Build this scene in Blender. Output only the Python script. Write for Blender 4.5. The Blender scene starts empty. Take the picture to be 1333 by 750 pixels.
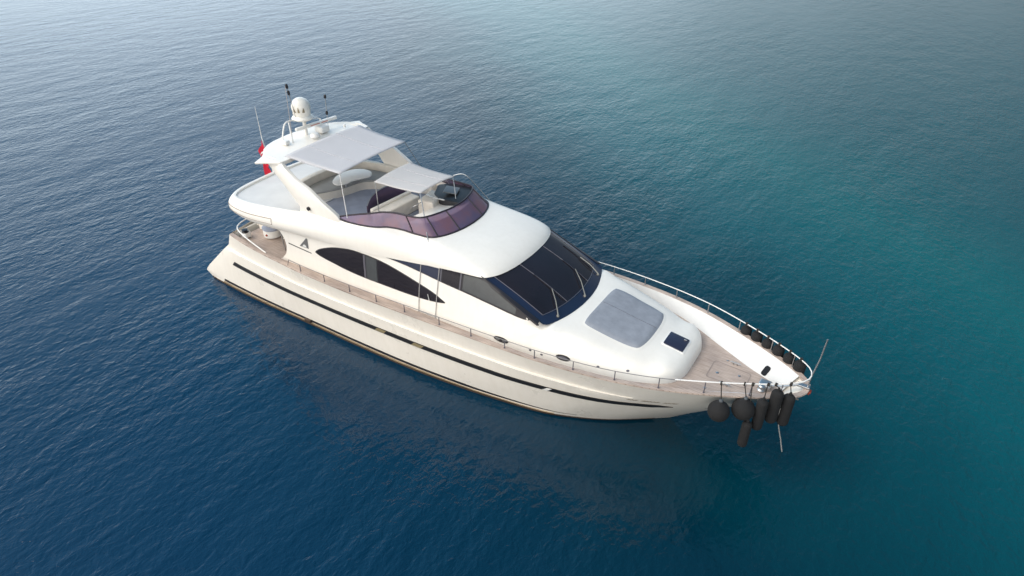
import bpy, bmesh, math, random
import numpy as np
from mathutils import Vector, Matrix
from mathutils.bvhtree import BVHTree
R = math.radians
random.seed(4)
SC = bpy.context.scene
COL = SC.collection

# ------------------------------------------------------------------ camera
cd = bpy.data.cameras.new('camera'); cam = bpy.data.objects.new('camera', cd); COL.objects.link(cam)
cd.sensor_fit = 'HORIZONTAL'; cd.sensor_width = 36.0; cd.lens = 36.0*0.636788
cd.clip_start = 0.1; cd.clip_end = 20000
_d = Vector((-0.4429, 0.71069, -0.54659)); _r = Vector((0.84659, 0.53221, 0.006)); _u = Vector((-0.29517, 0.46008, 0.83738))
cam.matrix_world = Matrix(((_r.x, _u.x, -_d.x, 23.6814), (_r.y, _u.y, -_d.y, -15.9731), (_r.z, _u.z, -_d.z, 15.1794), (0, 0, 0, 1)))
SC.camera = cam

# ------------------------------------------------------------------ light
SUN_AZ = R(216)       # direction towards the sun, seen from above
SUN_EL = R(52)
HORIZON, ZENITH, LEFT, HULL_FILL = .74, .37, .92, 3.3       # brightness of the thin cloud cover, then of the warm fill added for the hull
w = bpy.data.worlds.new('World'); SC.world = w; w.use_nodes = True
nt = w.node_tree; nt.nodes.clear()
out = nt.nodes.new('ShaderNodeOutputWorld'); bg = nt.nodes.new('ShaderNodeBackground')
sky = nt.nodes.new('ShaderNodeTexSky'); sky.sky_type = 'NISHITA'; sky.sun_disc = False
sky.sun_elevation = SUN_EL; sky.sun_rotation = math.pi/2 - SUN_AZ
sky.dust_density = 4.0; sky.air_density = 1.0; sky.ozone_density = 1.0
tc = nt.nodes.new('ShaderNodeTexCoord')
def wmath(op, a, b):
    n = nt.nodes.new('ShaderNodeMath'); n.operation = op
    for i, v in enumerate((a, b)):
        if isinstance(v, (int, float)): n.inputs[i].default_value = v
        else: nt.links.new(v, n.inputs[i])
    return n.outputs[0]
def lobe(d, lo, hi, amt):
    """soft weight around one direction of the sky"""
    dot = nt.nodes.new('ShaderNodeVectorMath'); dot.operation = 'DOT_PRODUCT'; dot.inputs[1].default_value = Vector(d).normalized()
    nt.links.new(tc.outputs['Generated'], dot.inputs[0])
    mr = nt.nodes.new('ShaderNodeMapRange'); mr.interpolation_type = 'SMOOTHSTEP'
    mr.inputs['From Min'].default_value = lo; mr.inputs['From Max'].default_value = hi
    mr.inputs['To Min'].default_value = 0; mr.inputs['To Max'].default_value = amt
    nt.links.new(dot.outputs['Value'], mr.inputs['Value']); return mr.outputs[0]
sp = nt.nodes.new('ShaderNodeSeparateXYZ'); nt.links.new(tc.outputs['Generated'], sp.inputs[0])
hor = wmath('MULTIPLY', wmath('POWER', wmath('SUBTRACT', 1.0, wmath('ABSOLUTE', sp.outputs[2], 0)), 1.7), lobe((-.8, .6, .25), .30, 1.0, HORIZON))
lum = wmath('SUBTRACT', wmath('ADD', wmath('ADD', hor, ZENITH), lobe((-.93, .34, .10), .38, 1.0, LEFT)), lobe((.60, .79, .10), .80, 1.0, .28))  # subtracted lobe: dark area added to dim the sky mirrored in the far water
cl = nt.nodes.new('ShaderNodeTexNoise'); cl.inputs['Scale'].default_value = 2.2; cl.inputs['Detail'].default_value = 5
nt.links.new(tc.outputs['Generated'], cl.inputs['Vector'])
clr = nt.nodes.new('ShaderNodeMapRange'); clr.inputs['From Min'].default_value = .35; clr.inputs['From Max'].default_value = .65
clr.inputs['To Min'].default_value = .82; clr.inputs['To Max'].default_value = 1.15
nt.links.new(cl.outputs['Fac'], clr.inputs['Value'])
cloud = nt.nodes.new('ShaderNodeVectorMath'); cloud.operation = 'SCALE'; cloud.inputs[0].default_value = (7.9, 8.7, 9.6)
nt.links.new(wmath('MULTIPLY', lum, clr.outputs[0]), cloud.inputs['Scale'])
tint = nt.nodes.new('ShaderNodeMix'); tint.data_type = 'RGBA'; tint.inputs['A'].default_value = (7.4, 8.8, 9.9, 1); tint.inputs['B'].default_value = (2.2, 6.2, 10.4, 1)
nt.links.new(lobe((0, 0, 1), .2, .72, 1.0), tint.inputs['Factor']); nt.links.new(tint.outputs['Result'], cloud.inputs[0])
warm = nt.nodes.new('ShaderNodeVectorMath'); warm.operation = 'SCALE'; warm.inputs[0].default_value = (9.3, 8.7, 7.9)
nt.links.new(lobe((-.15, -.98, .08), .15, 1.0, HULL_FILL), warm.inputs['Scale'])  # added fill from behind the camera, brightens the near hull side
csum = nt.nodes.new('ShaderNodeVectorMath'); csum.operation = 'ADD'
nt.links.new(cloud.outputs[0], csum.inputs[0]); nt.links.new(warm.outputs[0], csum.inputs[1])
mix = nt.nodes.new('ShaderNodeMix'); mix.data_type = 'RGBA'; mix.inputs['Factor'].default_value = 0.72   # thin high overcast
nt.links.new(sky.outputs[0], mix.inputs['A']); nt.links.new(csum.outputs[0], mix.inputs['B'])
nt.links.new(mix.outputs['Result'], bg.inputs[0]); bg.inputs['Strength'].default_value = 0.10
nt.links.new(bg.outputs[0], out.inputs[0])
sd = bpy.data.lights.new('sun', 'SUN'); sd.energy = 1.05; sd.angle = R(28); sd.color = (1.0, 0.92, 0.80)
so = bpy.data.objects.new('sun', sd); COL.objects.link(so)
sv = Vector((math.cos(SUN_AZ)*math.cos(SUN_EL), math.sin(SUN_AZ)*math.cos(SUN_EL), math.sin(SUN_EL)))
so.rotation_euler = sv.to_track_quat('Z', 'Y').to_euler(); so.location = sv*60
SC.view_settings.view_transform = 'Standard'; SC.view_settings.look = 'None'
SC.view_settings.gamma = 1.0; SC.view_settings.exposure = 0.23
SC.view_settings.use_curve_mapping = False
SC.render.engine = 'CYCLES'; SC.cycles.max_bounces = 8; SC.cycles.transparent_max_bounces = 8

# ------------------------------------------------------------------ helpers
def pchip(xs, ys, x):
    xs = np.asarray(xs, float); ys = np.asarray(ys, float); x = np.clip(np.asarray(x, float), xs[0], xs[-1])
    h = np.diff(xs); dl = np.diff(ys)/h; m = np.zeros(len(xs)); m[0] = dl[0]; m[-1] = dl[-1]
    for i in range(1, len(xs)-1):
        if dl[i-1]*dl[i] > 0:
            w1 = 2*h[i]+h[i-1]; w2 = h[i]+2*h[i-1]; m[i] = (w1+w2)/(w1/dl[i-1]+w2/dl[i])
    i = np.clip(np.searchsorted(xs, x, 'right')-1, 0, len(h)-1); t = (x-xs[i])/h[i]
    return ((2*t**3-3*t**2+1)*ys[i]+(t**3-2*t**2+t)*h[i]*m[i]+(-2*t**3+3*t**2)*ys[i+1]+(t**3-t**2)*h[i]*m[i+1])

def cr(pts, n=6, closed=False):
    P = [Vector(p) for p in pts]; out = []
    N = len(P); segs = N if closed else N-1
    for i in range(segs):
        if closed: a, b, c, d = P[(i-1) % N], P[i], P[(i+1) % N], P[(i+2) % N]
        else: a, b, c, d = P[max(i-1, 0)], P[i], P[i+1], P[min(i+2, N-1)]
        for k in range(n):
            t = k/n
            out.append(.5*((2*b)+(c-a)*t+(2*a-5*b+4*c-d)*t*t+(3*b-a-3*c+d)*t**3))
    if not closed: out.append(P[-1])
    return out

def resample(pts, n):
    P = [Vector(p) for p in pts]; L = [0]
    for a, b in zip(P, P[1:]): L.append(L[-1]+(b-a).length)
    res = []; j = 0
    for k in range(n):
        s = L[-1]*k/(n-1)
        while j < len(P)-2 and L[j+1] < s: j += 1
        f = (s-L[j])/max(L[j+1]-L[j], 1e-9); res.append(P[j].lerp(P[j+1], min(f, 1)))
    return res

def link(name, me, mat, parent=None, smooth=35):
    o = bpy.data.objects.new(name, me); COL.objects.link(o)
    if mat is not None:
        for m in (mat if isinstance(mat, (list, tuple)) else [mat]): me.materials.append(m)
    if smooth:
        for p in me.polygons: p.use_smooth = True
        me.set_sharp_from_angle(angle=R(smooth))
    if parent is not None: o.parent = parent
    return o

class MB:
    def __init__(s): s.v = []; s.f = []; s.m = []
    def add(s, verts, faces, mi=0):
        b = len(s.v); s.v += [tuple(v) for v in verts]; s.f += [tuple(i+b for i in f) for f in faces]; s.m += [mi]*len(faces)
        return s
    def grid(s, rows, closed=False, mi=0, flip=False):
        n = len(rows[0]); fs = []
        for i in range(len(rows)-1):
            for j in range(n if closed else n-1):
                q = (i*n+j, i*n+(j+1) % n, (i+1)*n+(j+1) % n, (i+1)*n+j)
                fs.append(q[::-1] if flip else q)
        return s.add([p for r in rows for p in r], fs, mi)
    def tube(s, pts, r, n=8, cap=True, mi=0):
        P = [Vector(p) for p in pts]; rr = r if isinstance(r, (list, tuple)) else [r]*len(P)
        rows = []; up = None
        for i, p in enumerate(P):
            t = (P[min(i+1, len(P)-1)]-P[max(i-1, 0)]).normalized()
            if up is None: up = Vector((0, 0, 1)) if abs(t.z) < .9 else Vector((1, 0, 0))
            a = t.cross(up).normalized(); b = a.cross(t).normalized(); up = b
            rows.append([p+(a*math.cos(2*math.pi*k/n)+b*math.sin(2*math.pi*k/n))*rr[i] for k in range(n)])
        base = len(s.v); s.grid(rows, closed=True, mi=mi)
        if cap:
            s.f.append(tuple(base+k for k in range(n))); s.m.append(mi)
            e = base+(len(rows)-1)*n; s.f.append(tuple(e+k for k in range(n))[::-1]); s.m.append(mi)
        return s
    def lathe(s, prof, c, n=24, sy=1.0, mi=0, axis=None):
        rows = []
        for r, z in prof: rows.append([(c[0]+r*math.cos(2*math.pi*k/n), c[1]+sy*r*math.sin(2*math.pi*k/n), c[2]+z) for k in range(n)])
        base = len(s.v); s.grid(rows, closed=True, mi=mi)
        s.f.append(tuple(base+k for k in range(n))[::-1]); s.m.append(mi)
        e = base+(len(rows)-1)*n; s.f.append(tuple(e+k for k in range(n))); s.m.append(mi)
        return s
    def prism(s, pts, z0, z1, mi=0):
        """outline (x,y) extruded from z0 to z1; z may be callables"""
        n = len(pts); f0 = z0 if callable(z0) else (lambda x, y: z0); f1 = z1 if callable(z1) else (lambda x, y: z1)
        vs = [(p[0], p[1], f0(p[0], p[1])) for p in pts]+[(p[0], p[1], f1(p[0], p[1])) for p in pts]
        fs = [tuple(range(n))[::-1], tuple(range(n, 2*n))]+[(i, (i+1) % n, n+(i+1) % n, n+i) for i in range(n)]
        return s.add(vs, fs, mi)
    def build(s, name, mat, parent=None, smooth=35, bevel=0, bseg=2, solid=0, sub=0, fixn=True):
        me = bpy.data.meshes.new(name); me.from_pydata(s.v, [], s.f)
        if isinstance(mat, (list, tuple)):
            for p, m in zip(me.polygons, s.m): p.material_index = m
        bm = bmesh.new(); bm.from_mesh(me); bmesh.ops.remove_doubles(bm, verts=bm.verts, dist=1e-4)
        if fixn: bmesh.ops.recalc_face_normals(bm, faces=bm.faces)
        if bevel:
            es = [e for e in bm.edges if len(e.link_faces) == 2 and e.calc_face_angle(0) > R(40)]
            bmesh.ops.bevel(bm, geom=es, offset=bevel, segments=bseg, profile=.6, affect='EDGES', clamp_overlap=True)
        bm.to_mesh(me); bm.free(); me.update()
        o = link(name, me, mat, parent, smooth)
        if sub:
            m = o.modifiers.new('sub', 'SUBSURF'); m.levels = m.render_levels = sub
        if solid:
            m = o.modifiers.new('solid', 'SOLIDIFY'); m.thickness = solid; m.offset = -1
        return o

def rbox(name, c, size, mat, parent=None, rz=0, bev=.03, seg=3, rx=0, ry=0):
    bm = bmesh.new(); bmesh.ops.create_cube(bm, size=1)
    for v in bm.verts: v.co = Vector((v.co.x*size[0], v.co.y*size[1], v.co.z*size[2]))
    bmesh.ops.bevel(bm, geom=bm.edges[:], offset=min(bev, min(size)*.49), segments=seg, profile=.6, affect='EDGES', clamp_overlap=True)
    M = Matrix.Translation(c) @ Matrix.Rotation(rz, 4, 'Z') @ Matrix.Rotation(ry, 4, 'Y') @ Matrix.Rotation(rx, 4, 'X')
    bm.transform(M); me = bpy.data.meshes.new(name); bm.to_mesh(me); bm.free()
    return link(name, me, mat, parent, 40)

def rounded(pts, r, n=5):
    """round the corners of a 2D polygon"""
    out = []; N = len(pts)
    for i in range(N):
        p = Vector(pts[i]).to_2d(); a = Vector(pts[i-1]).to_2d(); b = Vector(pts[(i+1) % N]).to_2d()
        da = (a-p); db = (b-p); k = min(r, da.length*.45, db.length*.45)
        s = p+da.normalized()*k; e = p+db.normalized()*k
        for j in range(n+1):
            t = j/n; q = s*(1-t)**2+p*2*t*(1-t)+e*t*t; out.append((q.x, q.y))
    return out

def thing(name, label, cat, loc, group=None):
    o = bpy.data.objects.new(name, None); COL.objects.link(o); o.location = loc; o.empty_display_size = .2
    o['label'] = label; o['category'] = cat
    if group: o['group'] = group
    return o
def relocate(o):
    """parts are modelled in world coordinates: shift under a parent that is not at the origin"""
    for ch in o.children:
        ch.data.transform(Matrix.Translation(-o.location))
        relocate_sub(ch, -o.location)
def relocate_sub(ch, v):
    for g in ch.children:
        g.data.transform(Matrix.Translation(v)); relocate_sub(g, v)

# ------------------------------------------------------------------ materials
def mat(name, col, rough=.5, metal=0, coat=0, noise=0, nscale=3, bump=0, bscale=40, spec=.5, trans=0, alpha=1, sheen=0, coat_rough=.08):
    m = bpy.data.materials.new(name); m.use_nodes = True; nt = m.node_tree; p = nt.nodes['Principled BSDF']
    p.inputs['Base Color'].default_value = (*col, 1); p.inputs['Roughness'].default_value = rough; p.inputs['Metallic'].default_value = metal
    p.inputs['Coat Weight'].default_value = coat; p.inputs['Coat Roughness'].default_value = coat_rough
    p.inputs['Specular IOR Level'].default_value = spec
    p.inputs['Transmission Weight'].default_value = trans; p.inputs['Alpha'].default_value = alpha; p.inputs['Sheen Weight'].default_value = sheen
    tc = nt.nodes.new('ShaderNodeTexCoord')
    if noise:
        n = nt.nodes.new('ShaderNodeTexNoise'); n.inputs['Scale'].default_value = nscale; n.inputs['Detail'].default_value = 6; n.inputs['Roughness'].default_value = .6
        nt.links.new(tc.outputs['Object'], n.inputs['Vector'])
        r = nt.nodes.new('ShaderNodeValToRGB'); r.color_ramp.elements[0].position = .3; r.color_ramp.elements[1].position = .7
        r.color_ramp.elements[0].color = tuple(c*(1-noise) for c in col)+(1,); r.color_ramp.elements[1].color = tuple(min(1, c*(1+noise*.5)) for c in col)+(1,)
        nt.links.new(n.outputs['Fac'], r.inputs[0]); nt.links.new(r.outputs[0], p.inputs['Base Color'])
        mr = nt.nodes.new('ShaderNodeMapRange'); mr.inputs['To Min'].default_value = rough*.85; mr.inputs['To Max'].default_value = min(1, rough*1.2)
        nt.links.new(n.outputs['Fac'], mr.inputs[0]); nt.links.new(mr.outputs[0], p.inputs['Roughness'])
    if bump:
        n = nt.nodes.new('ShaderNodeTexNoise'); n.inputs['Scale'].default_value = bscale; n.inputs['Detail'].default_value = 3
        nt.links.new(tc.outputs['Object'], n.inputs['Vector'])
        b = nt.nodes.new('ShaderNodeBump'); b.inputs['Strength'].default_value = bump; b.inputs['Distance'].default_value = .01
        nt.links.new(n.outputs['Fac'], b.inputs['Height']); nt.links.new(b.outputs[0], p.inputs['Normal'])
    return m

GEL = mat('gelcoat_cream', (.83, .775, .69), .28, coat=.6, noise=.05, nscale=.9)
GELW = mat('gelcoat_white', (.84, .80, .735), .38, coat=.25, noise=.04, nscale=1.1, bump=.12, bscale=160)
def streaks(m, amt):
    nt = m.node_tree; p = nt.nodes['Principled BSDF']; src = p.inputs['Base Color'].links[0].from_socket
    tc = nt.nodes.new('ShaderNodeTexCoord'); mp = nt.nodes.new('ShaderNodeMapping'); mp.inputs['Scale'].default_value = (7, 7, .6); nt.links.new(tc.outputs['Object'], mp.inputs[0])
    n = nt.nodes.new('ShaderNodeTexNoise'); n.inputs['Scale'].default_value = 1.0; n.inputs['Detail'].default_value = 5; nt.links.new(mp.outputs[0], n.inputs[0])
    r = nt.nodes.new('ShaderNodeValToRGB'); r.color_ramp.elements[0].position = .34; r.color_ramp.elements[0].color = (1-amt, 1-amt*1.15, 1-amt*1.5, 1); r.color_ramp.elements[1].position = .56; r.color_ramp.elements[1].color = (1, 1, 1, 1)
    nt.links.new(n.outputs['Fac'], r.inputs[0]); m1 = nt.nodes.new('ShaderNodeMix'); m1.data_type = 'RGBA'; m1.blend_type = 'MULTIPLY'; m1.inputs['Factor'].default_value = 1
    nt.links.new(src, m1.inputs['A']); nt.links.new(r.outputs[0], m1.inputs['B']); nt.links.new(m1.outputs['Result'], p.inputs['Base Color'])
streaks(GEL, .028); streaks(GELW, .018)
NONSKID = mat('non_skid_white', (.69, .685, .67), .62, noise=.07, nscale=1.6, bump=.3, bscale=220)
CREAM = mat('cream_upholstery', (.80, .74, .65), .6, noise=.08, nscale=4, bump=.2, bscale=30)
BLACK = mat('black_rubber', (.012, .012, .014), .45, noise=.2, nscale=5)
BROWN = mat('antifouling_brown', (.05, .03, .018), .7, noise=.3, nscale=4)
TANBOOT = mat('waterline_tan', (.30, .22, .13), .6, noise=.35, nscale=3)
GLASS = mat('dark_glass', (.016, .013, .018), .05, spec=.45, coat=0, noise=.25, nscale=.8)
GLASSB = mat('navy_band', (.012, .018, .045), .12, spec=.5, coat=.4)
BLIND = mat('glass_over_blind', (.06, .064, .066), .12, coat=.4, noise=.15, nscale=5)
FRAME = mat('dark_frame', (.018, .016, .02), .35)
GREYFR = mat('grey_seam', (.105, .10, .12), .4)
STEEL = mat('polished_steel', (.50, .50, .50), .38, metal=1)
RAILG = mat('rail_steel', (.22, .21, .21), .45, metal=.6)
WHITEP = mat('white_paint', (.82, .80, .76), .35, coat=.2)
AWN = mat('awning_cloth', (.69, .68, .70), .85, noise=.04, nscale=1.5, bump=.15, bscale=9)
AWNW = mat('bimini_cloth', (.68, .66, .65), .85, noise=.04, nscale=1.5, bump=.15, bscale=9)
PAD = mat('sunpad_grey', (.27, .29, .33), .8, noise=.16, nscale=4, bump=.35, bscale=14)
GREYC = mat('grey_cushion', (.36, .36, .35), .85, noise=.12, nscale=3, bump=.3, bscale=18)
FLOOR = mat('blue_grey_carpet', (.34, .37, .45), .9, noise=.13, nscale=2.5, bump=.3, bscale=60)
PLUMSOLID = mat('plum_acrylic', (.11, .07, .12), .12, coat=.4, noise=.12, nscale=3)
FENDER = mat('fender_sock', (.0105, .0105, .0115), .95, noise=.3, nscale=9, bump=.5, bscale=60)
ROPE = mat('dark_rope', (.03, .026, .022), .9, bump=.6, bscale=120)
WROPE = mat('white_rope', (.45, .44, .42), .85, bump=.6, bscale=120)
RED = mat('flag_red', (.55, .006, .03), .75, noise=.12, nscale=6)
FWHITE = mat('flag_white', (.8, .78, .76), .8)
RUST = mat('rust_red', (.35, .06, .035), .6, noise=.3, nscale=12)
GOLD = mat('brass_fitting', (.45, .36, .20), .35, metal=.6)
DASH = mat('dash_black', (.012, .013, .016), .5, coat=.05, noise=.3, nscale=5)
GREYL = mat('grey_emblem', (.13, .13, .13), .4)

for m_ in (AWN, AWNW):      # thin cloth lets some light through
    nt_ = m_.node_tree; p_ = nt_.nodes['Principled BSDF']; tl = nt_.nodes.new('ShaderNodeBsdfTranslucent'); tl.inputs[0].default_value = (.8, .78, .76, 1)
    mx_ = nt_.nodes.new('ShaderNodeMixShader'); mx_.inputs[0].default_value = .30
    nt_.links.new(p_.outputs[0], mx_.inputs[1]); nt_.links.new(tl.outputs[0], mx_.inputs[2]); nt_.links.new(mx_.outputs[0], nt_.nodes['Material Output'].inputs[0])

def tinted(name, col):
    m = bpy.data.materials.new(name); m.use_nodes = True; nt = m.node_tree; p = nt.nodes['Principled BSDF']
    p.inputs['Base Color'].default_value = (*col, 1); p.inputs['Roughness'].default_value = .08
    p.inputs['Coat Weight'].default_value = .3
    n = nt.nodes.new('ShaderNodeTexNoise'); n.inputs['Scale'].default_value = 1.3; n.inputs['Detail'].default_value = 3
    tc = nt.nodes.new('ShaderNodeTexCoord'); nt.links.new(tc.outputs['Object'], n.inputs['Vector'])
    r = nt.nodes.new('ShaderNodeValToRGB'); r.color_ramp.elements[0].position = .35; r.color_ramp.elements[1].position = .65
    r.color_ramp.elements[0].color = (col[0]*.8, col[1]*.95, col[2]*1.15, 1); r.color_ramp.elements[1].color = (col[0]*1.25, col[1]*.95, col[2]*.85, 1)
    nt.links.new(n.outputs['Fac'], r.inputs[0]); nt.links.new(r.outputs[0], p.inputs['Base Color'])
    tr = nt.nodes.new('ShaderNodeBsdfTransparent'); tr.inputs[0].default_value = (.55, .42, .55, 1)
    mx = nt.nodes.new('ShaderNodeMixShader'); mx.inputs[0].default_value = .72
    nt.links.new(tr.outputs[0], mx.inputs[1]); nt.links.new(p.outputs[0], mx.inputs[2])
    nt.links.new(mx.outputs[0], nt.nodes['Material Output'].inputs[0]); return m
PLUM = tinted('plum_screen', (.185, .125, .18))

def teak():
    m = bpy.data.materials.new('weathered_teak'); m.use_nodes = True; nt = m.node_tree; p = nt.nodes['Principled BSDF']
    tc = nt.nodes.new('ShaderNodeTexCoord'); mp = nt.nodes.new('ShaderNodeMapping'); nt.links.new(tc.outputs['Object'], mp.inputs[0])
    wv = nt.nodes.new('ShaderNodeTexWave'); wv.wave_type = 'BANDS'; wv.bands_direction = 'Y'; wv.inputs['Scale'].default_value = 5.2; wv.inputs['Distortion'].default_value = 0.1
    nt.links.new(mp.outputs[0], wv.inputs[0])
    r = nt.nodes.new('ShaderNodeValToRGB'); r.color_ramp.elements[0].position = 0; r.color_ramp.elements[0].color = (.72, .70, .68, 1); r.color_ramp.elements[1].position = .14; r.color_ramp.elements[1].color = (1, 1, 1, 1)
    nt.links.new(wv.outputs['Fac'], r.inputs[0])
    mp2 = nt.nodes.new('ShaderNodeMapping'); mp2.inputs['Scale'].default_value = (1.2, 9, 1); nt.links.new(tc.outputs['Object'], mp2.inputs[0])
    n = nt.nodes.new('ShaderNodeTexNoise'); n.inputs['Scale'].default_value = 2; n.inputs['Detail'].default_value = 6; nt.links.new(mp2.outputs[0], n.inputs[0])
    c = nt.nodes.new('ShaderNodeValToRGB'); c.color_ramp.elements[0].position = .3; c.color_ramp.elements[0].color = (.43, .335, .275, 1)
    c.color_ramp.elements[1].position = .7; c.color_ramp.elements[1].color = (.58, .465, .395, 1); nt.links.new(n.outputs['Fac'], c.inputs[0])
    n2 = nt.nodes.new('ShaderNodeTexNoise'); n2.inputs['Scale'].default_value = 1.3; n2.inputs['Detail'].default_value = 5; nt.links.new(tc.outputs['Object'], n2.inputs[0])
    r2 = nt.nodes.new('ShaderNodeValToRGB'); r2.color_ramp.elements[0].position = .35; r2.color_ramp.elements[0].color = (.78, .78, .80, 1); r2.color_ramp.elements[1].position = .6; r2.color_ramp.elements[1].color = (1, 1, 1, 1)
    nt.links.new(n2.outputs['Fac'], r2.inputs[0])
    m1 = nt.nodes.new('ShaderNodeMix'); m1.data_type = 'RGBA'; m1.blend_type = 'MULTIPLY'; m1.inputs['Factor'].default_value = 1
    m2 = nt.nodes.new('ShaderNodeMix'); m2.data_type = 'RGBA'; m2.blend_type = 'MULTIPLY'; m2.inputs['Factor'].default_value = 1
    nt.links.new(c.outputs[0], m1.inputs['A']); nt.links.new(r.outputs[0], m1.inputs['B'])
    nt.links.new(m1.outputs['Result'], m2.inputs['A']); nt.links.new(r2.outputs[0], m2.inputs['B'])
    nt.links.new(m2.outputs['Result'], p.inputs['Base Color']); p.inputs['Roughness'].default_value = .75
    return m
TEAK = teak()

def water():
    m = bpy.data.materials.new('sea_water'); m.use_nodes = True; nt = m.node_tree; N = nt.nodes; L = nt.links; p = N['Principled BSDF']
    tc = N.new('ShaderNodeTexCoord')
    # depth of the bottom: deep blue off the stern, shallower and teal towards the bow and beyond it
    sep = N.new('ShaderNodeSeparateXYZ'); L.new(tc.outputs['Object'], sep.inputs[0])
    def math_(op, a, b=None):
        n = N.new('ShaderNodeMath'); n.operation = op
        for i, v in enumerate((a, b)):
            if v is None: continue
            if isinstance(v, (int, float)): n.inputs[i].default_value = v
            else: L.new(v, n.inputs[i])
        return n.outputs[0]
    big = N.new('ShaderNodeTexNoise'); big.inputs['Scale'].default_value = .035; big.inputs['Detail'].default_value = 4; L.new(tc.outputs['Object'], big.inputs[0])
    g = math_('ADD', math_('MULTIPLY', sep.outputs[0], .030), math_('MULTIPLY', sep.outputs[1], .034))
    g = math_('ADD', g, math_('MULTIPLY', math_('SUBTRACT', big.outputs['Fac'], .5), .9))
    ramp = N.new('ShaderNodeValToRGB'); e = ramp.color_ramp.elements
    # blue deep water, teal over the paler bottom
    e[0].position = 0.0; e[0].color = (.0003, .027, .066, 1)
    e[1].position = 1.0; e[1].color = (.0006, .068, .084, 1)
    k = e.new(.18); k.color = (.0002, .024, .052, 1)
    k = e.new(.32); k.color = (.0001, .023, .042, 1)
    k = e.new(.43); k.color = (.0004, .042, .060, 1)
    k = e.new(.56); k.color = (.0012, .078, .096, 1)
    k = e.new(.74); k.color = (.0006, .096, .108, 1)
    L.new(math_('MULTIPLY', g, .55), ramp.inputs[0]); L.new(ramp.outputs[0], p.inputs['Base Color'])
    p.inputs['Roughness'].default_value = .07; p.inputs['IOR'].default_value = 1.333; p.inputs['Specular IOR Level'].default_value = .5
    # wind ripples: crests run across the wind; three sizes
    def rip(scale, rot, stretch, detail, dist=0):
        mp = N.new('ShaderNodeMapping'); mp.inputs['Rotation'].default_value = (0, 0, rot); mp.inputs['Scale'].default_value = (scale, scale*stretch, scale)
        L.new(tc.outputs['Object'], mp.inputs[0])
        n = N.new('ShaderNodeTexNoise'); n.inputs['Scale'].default_value = 1; n.inputs['Detail'].default_value = detail; n.inputs['Roughness'].default_value = .5
        n.inputs['Distortion'].default_value = dist
        L.new(mp.outputs[0], n.inputs[0]); return n.outputs['Fac']
    a = rip(2.3, R(-34), .5, 3, .5); b = rip(4.4, R(4), .7, 3, .5); c = rip(.55, R(-60), .5, 2); d = rip(9, R(-30), .7, 2)
    hgt = math_('ADD', math_('MULTIPLY', a, .27), math_('MULTIPLY', b, .21))
    hgt = math_('ADD', hgt, math_('MULTIPLY', c, .65)); hgt = math_('ADD', hgt, math_('MULTIPLY', d, .03))
    pm = N.new('ShaderNodeMapping'); pm.inputs['Rotation'].default_value = (0, 0, R(-35)); pm.inputs['Scale'].default_value = (1, .4, 1); L.new(tc.outputs['Object'], pm.inputs[0])
    patch = N.new('ShaderNodeTexNoise'); patch.inputs['Scale'].default_value = .11; patch.inputs['Detail'].default_value = 4; L.new(pm.outputs[0], patch.inputs[0])
    pr = N.new('ShaderNodeMapRange'); pr.inputs['From Min'].default_value = .35; pr.inputs['From Max'].default_value = .65; pr.inputs['To Min'].default_value = .55; pr.inputs['To Max'].default_value = 1.3
    L.new(patch.outputs['Fac'], pr.inputs[0])
    bp = N.new('ShaderNodeBump'); bp.inputs['Distance'].default_value = .155; L.new(pr.outputs[0], bp.inputs['Strength'])
    L.new(hgt, bp.inputs['Height']); L.new(bp.outputs[0], p.inputs['Normal'])
    return m
SEA = water()

# ------------------------------------------------------------------ sea
mb = MB(); mb.add([(-6000, -3000, 0), (6000, -3000, 0), (6000, 9000, 0), (-6000, 9000, 0)], [(0, 1, 2, 3)])
sea = mb.build('sea', SEA, smooth=0); sea['kind'] = 'structure'

# ------------------------------------------------------------------ yacht: hull
Y = thing('motor_yacht', 'large cream white motor yacht with flybridge lying on the blue sea', 'yacht', (0, 0, 0))

NU = 110
WLx = [0.35, 1.0, 3, 6, 8.6, 11, 13.2, 14.6, 16, 16.9, 18.1, 19.2, 19.85]
WLy = [2.50, 2.58, 2.68, 2.68, 2.70, 2.66, 2.5, 2.33, 2.10, 1.82, 1.25, .49, 0.0]
SHx = [1.9, 2.5, 3.5, 5.2, 6.6, 8.95, 11.4, 13.9, 15.17, 16.4, 17.6, 18.8, 19.96, 21.05, 21.9, 22.6, 23.1, 23.38, 23.46, 23.48]
SHy = [2.42, 2.54, 2.68, 2.82, 2.91, 2.94, 2.935, 2.92, 2.90, 2.85, 2.73, 2.52, 2.19, 1.74, 1.33, .95, .62, .34, .15, 0.0]
SHz = lambda x: pchip([1.9, 5, 8, 12, 16, 20, 23.5], [2.64, 2.60, 2.60, 2.70, 2.83, 2.92, 2.97], x)
def arcparam(xs, ys, n, zf=None):
    pts = [Vector((x, y, 0)) for x, y in zip(xs, ys)]
    return resample(cr(pts, 8), n)
W_ = arcparam(WLx, WLy, NU); S_ = arcparam(SHx, SHy, NU)
LEV = [(-.28, 0), (-.1, 0), (0, 0), (.09, 0), (.10, .0), (.15, 0), (.25, 0), (.35, 0), (.46, 0), (.56, 0), (.66, 0), (.715, 0), (.73, .035), (.742, .06), (.80, .06), (.88, .05), (.95, .03), (1.0, .02)]
STARTX = ([-.3, 0, .05, .10, .20, .39, .59, .80, 1.0], [.3, .05, -.25, -.38, -.18, .41, 1.0, 1.66, 1.87])
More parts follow.
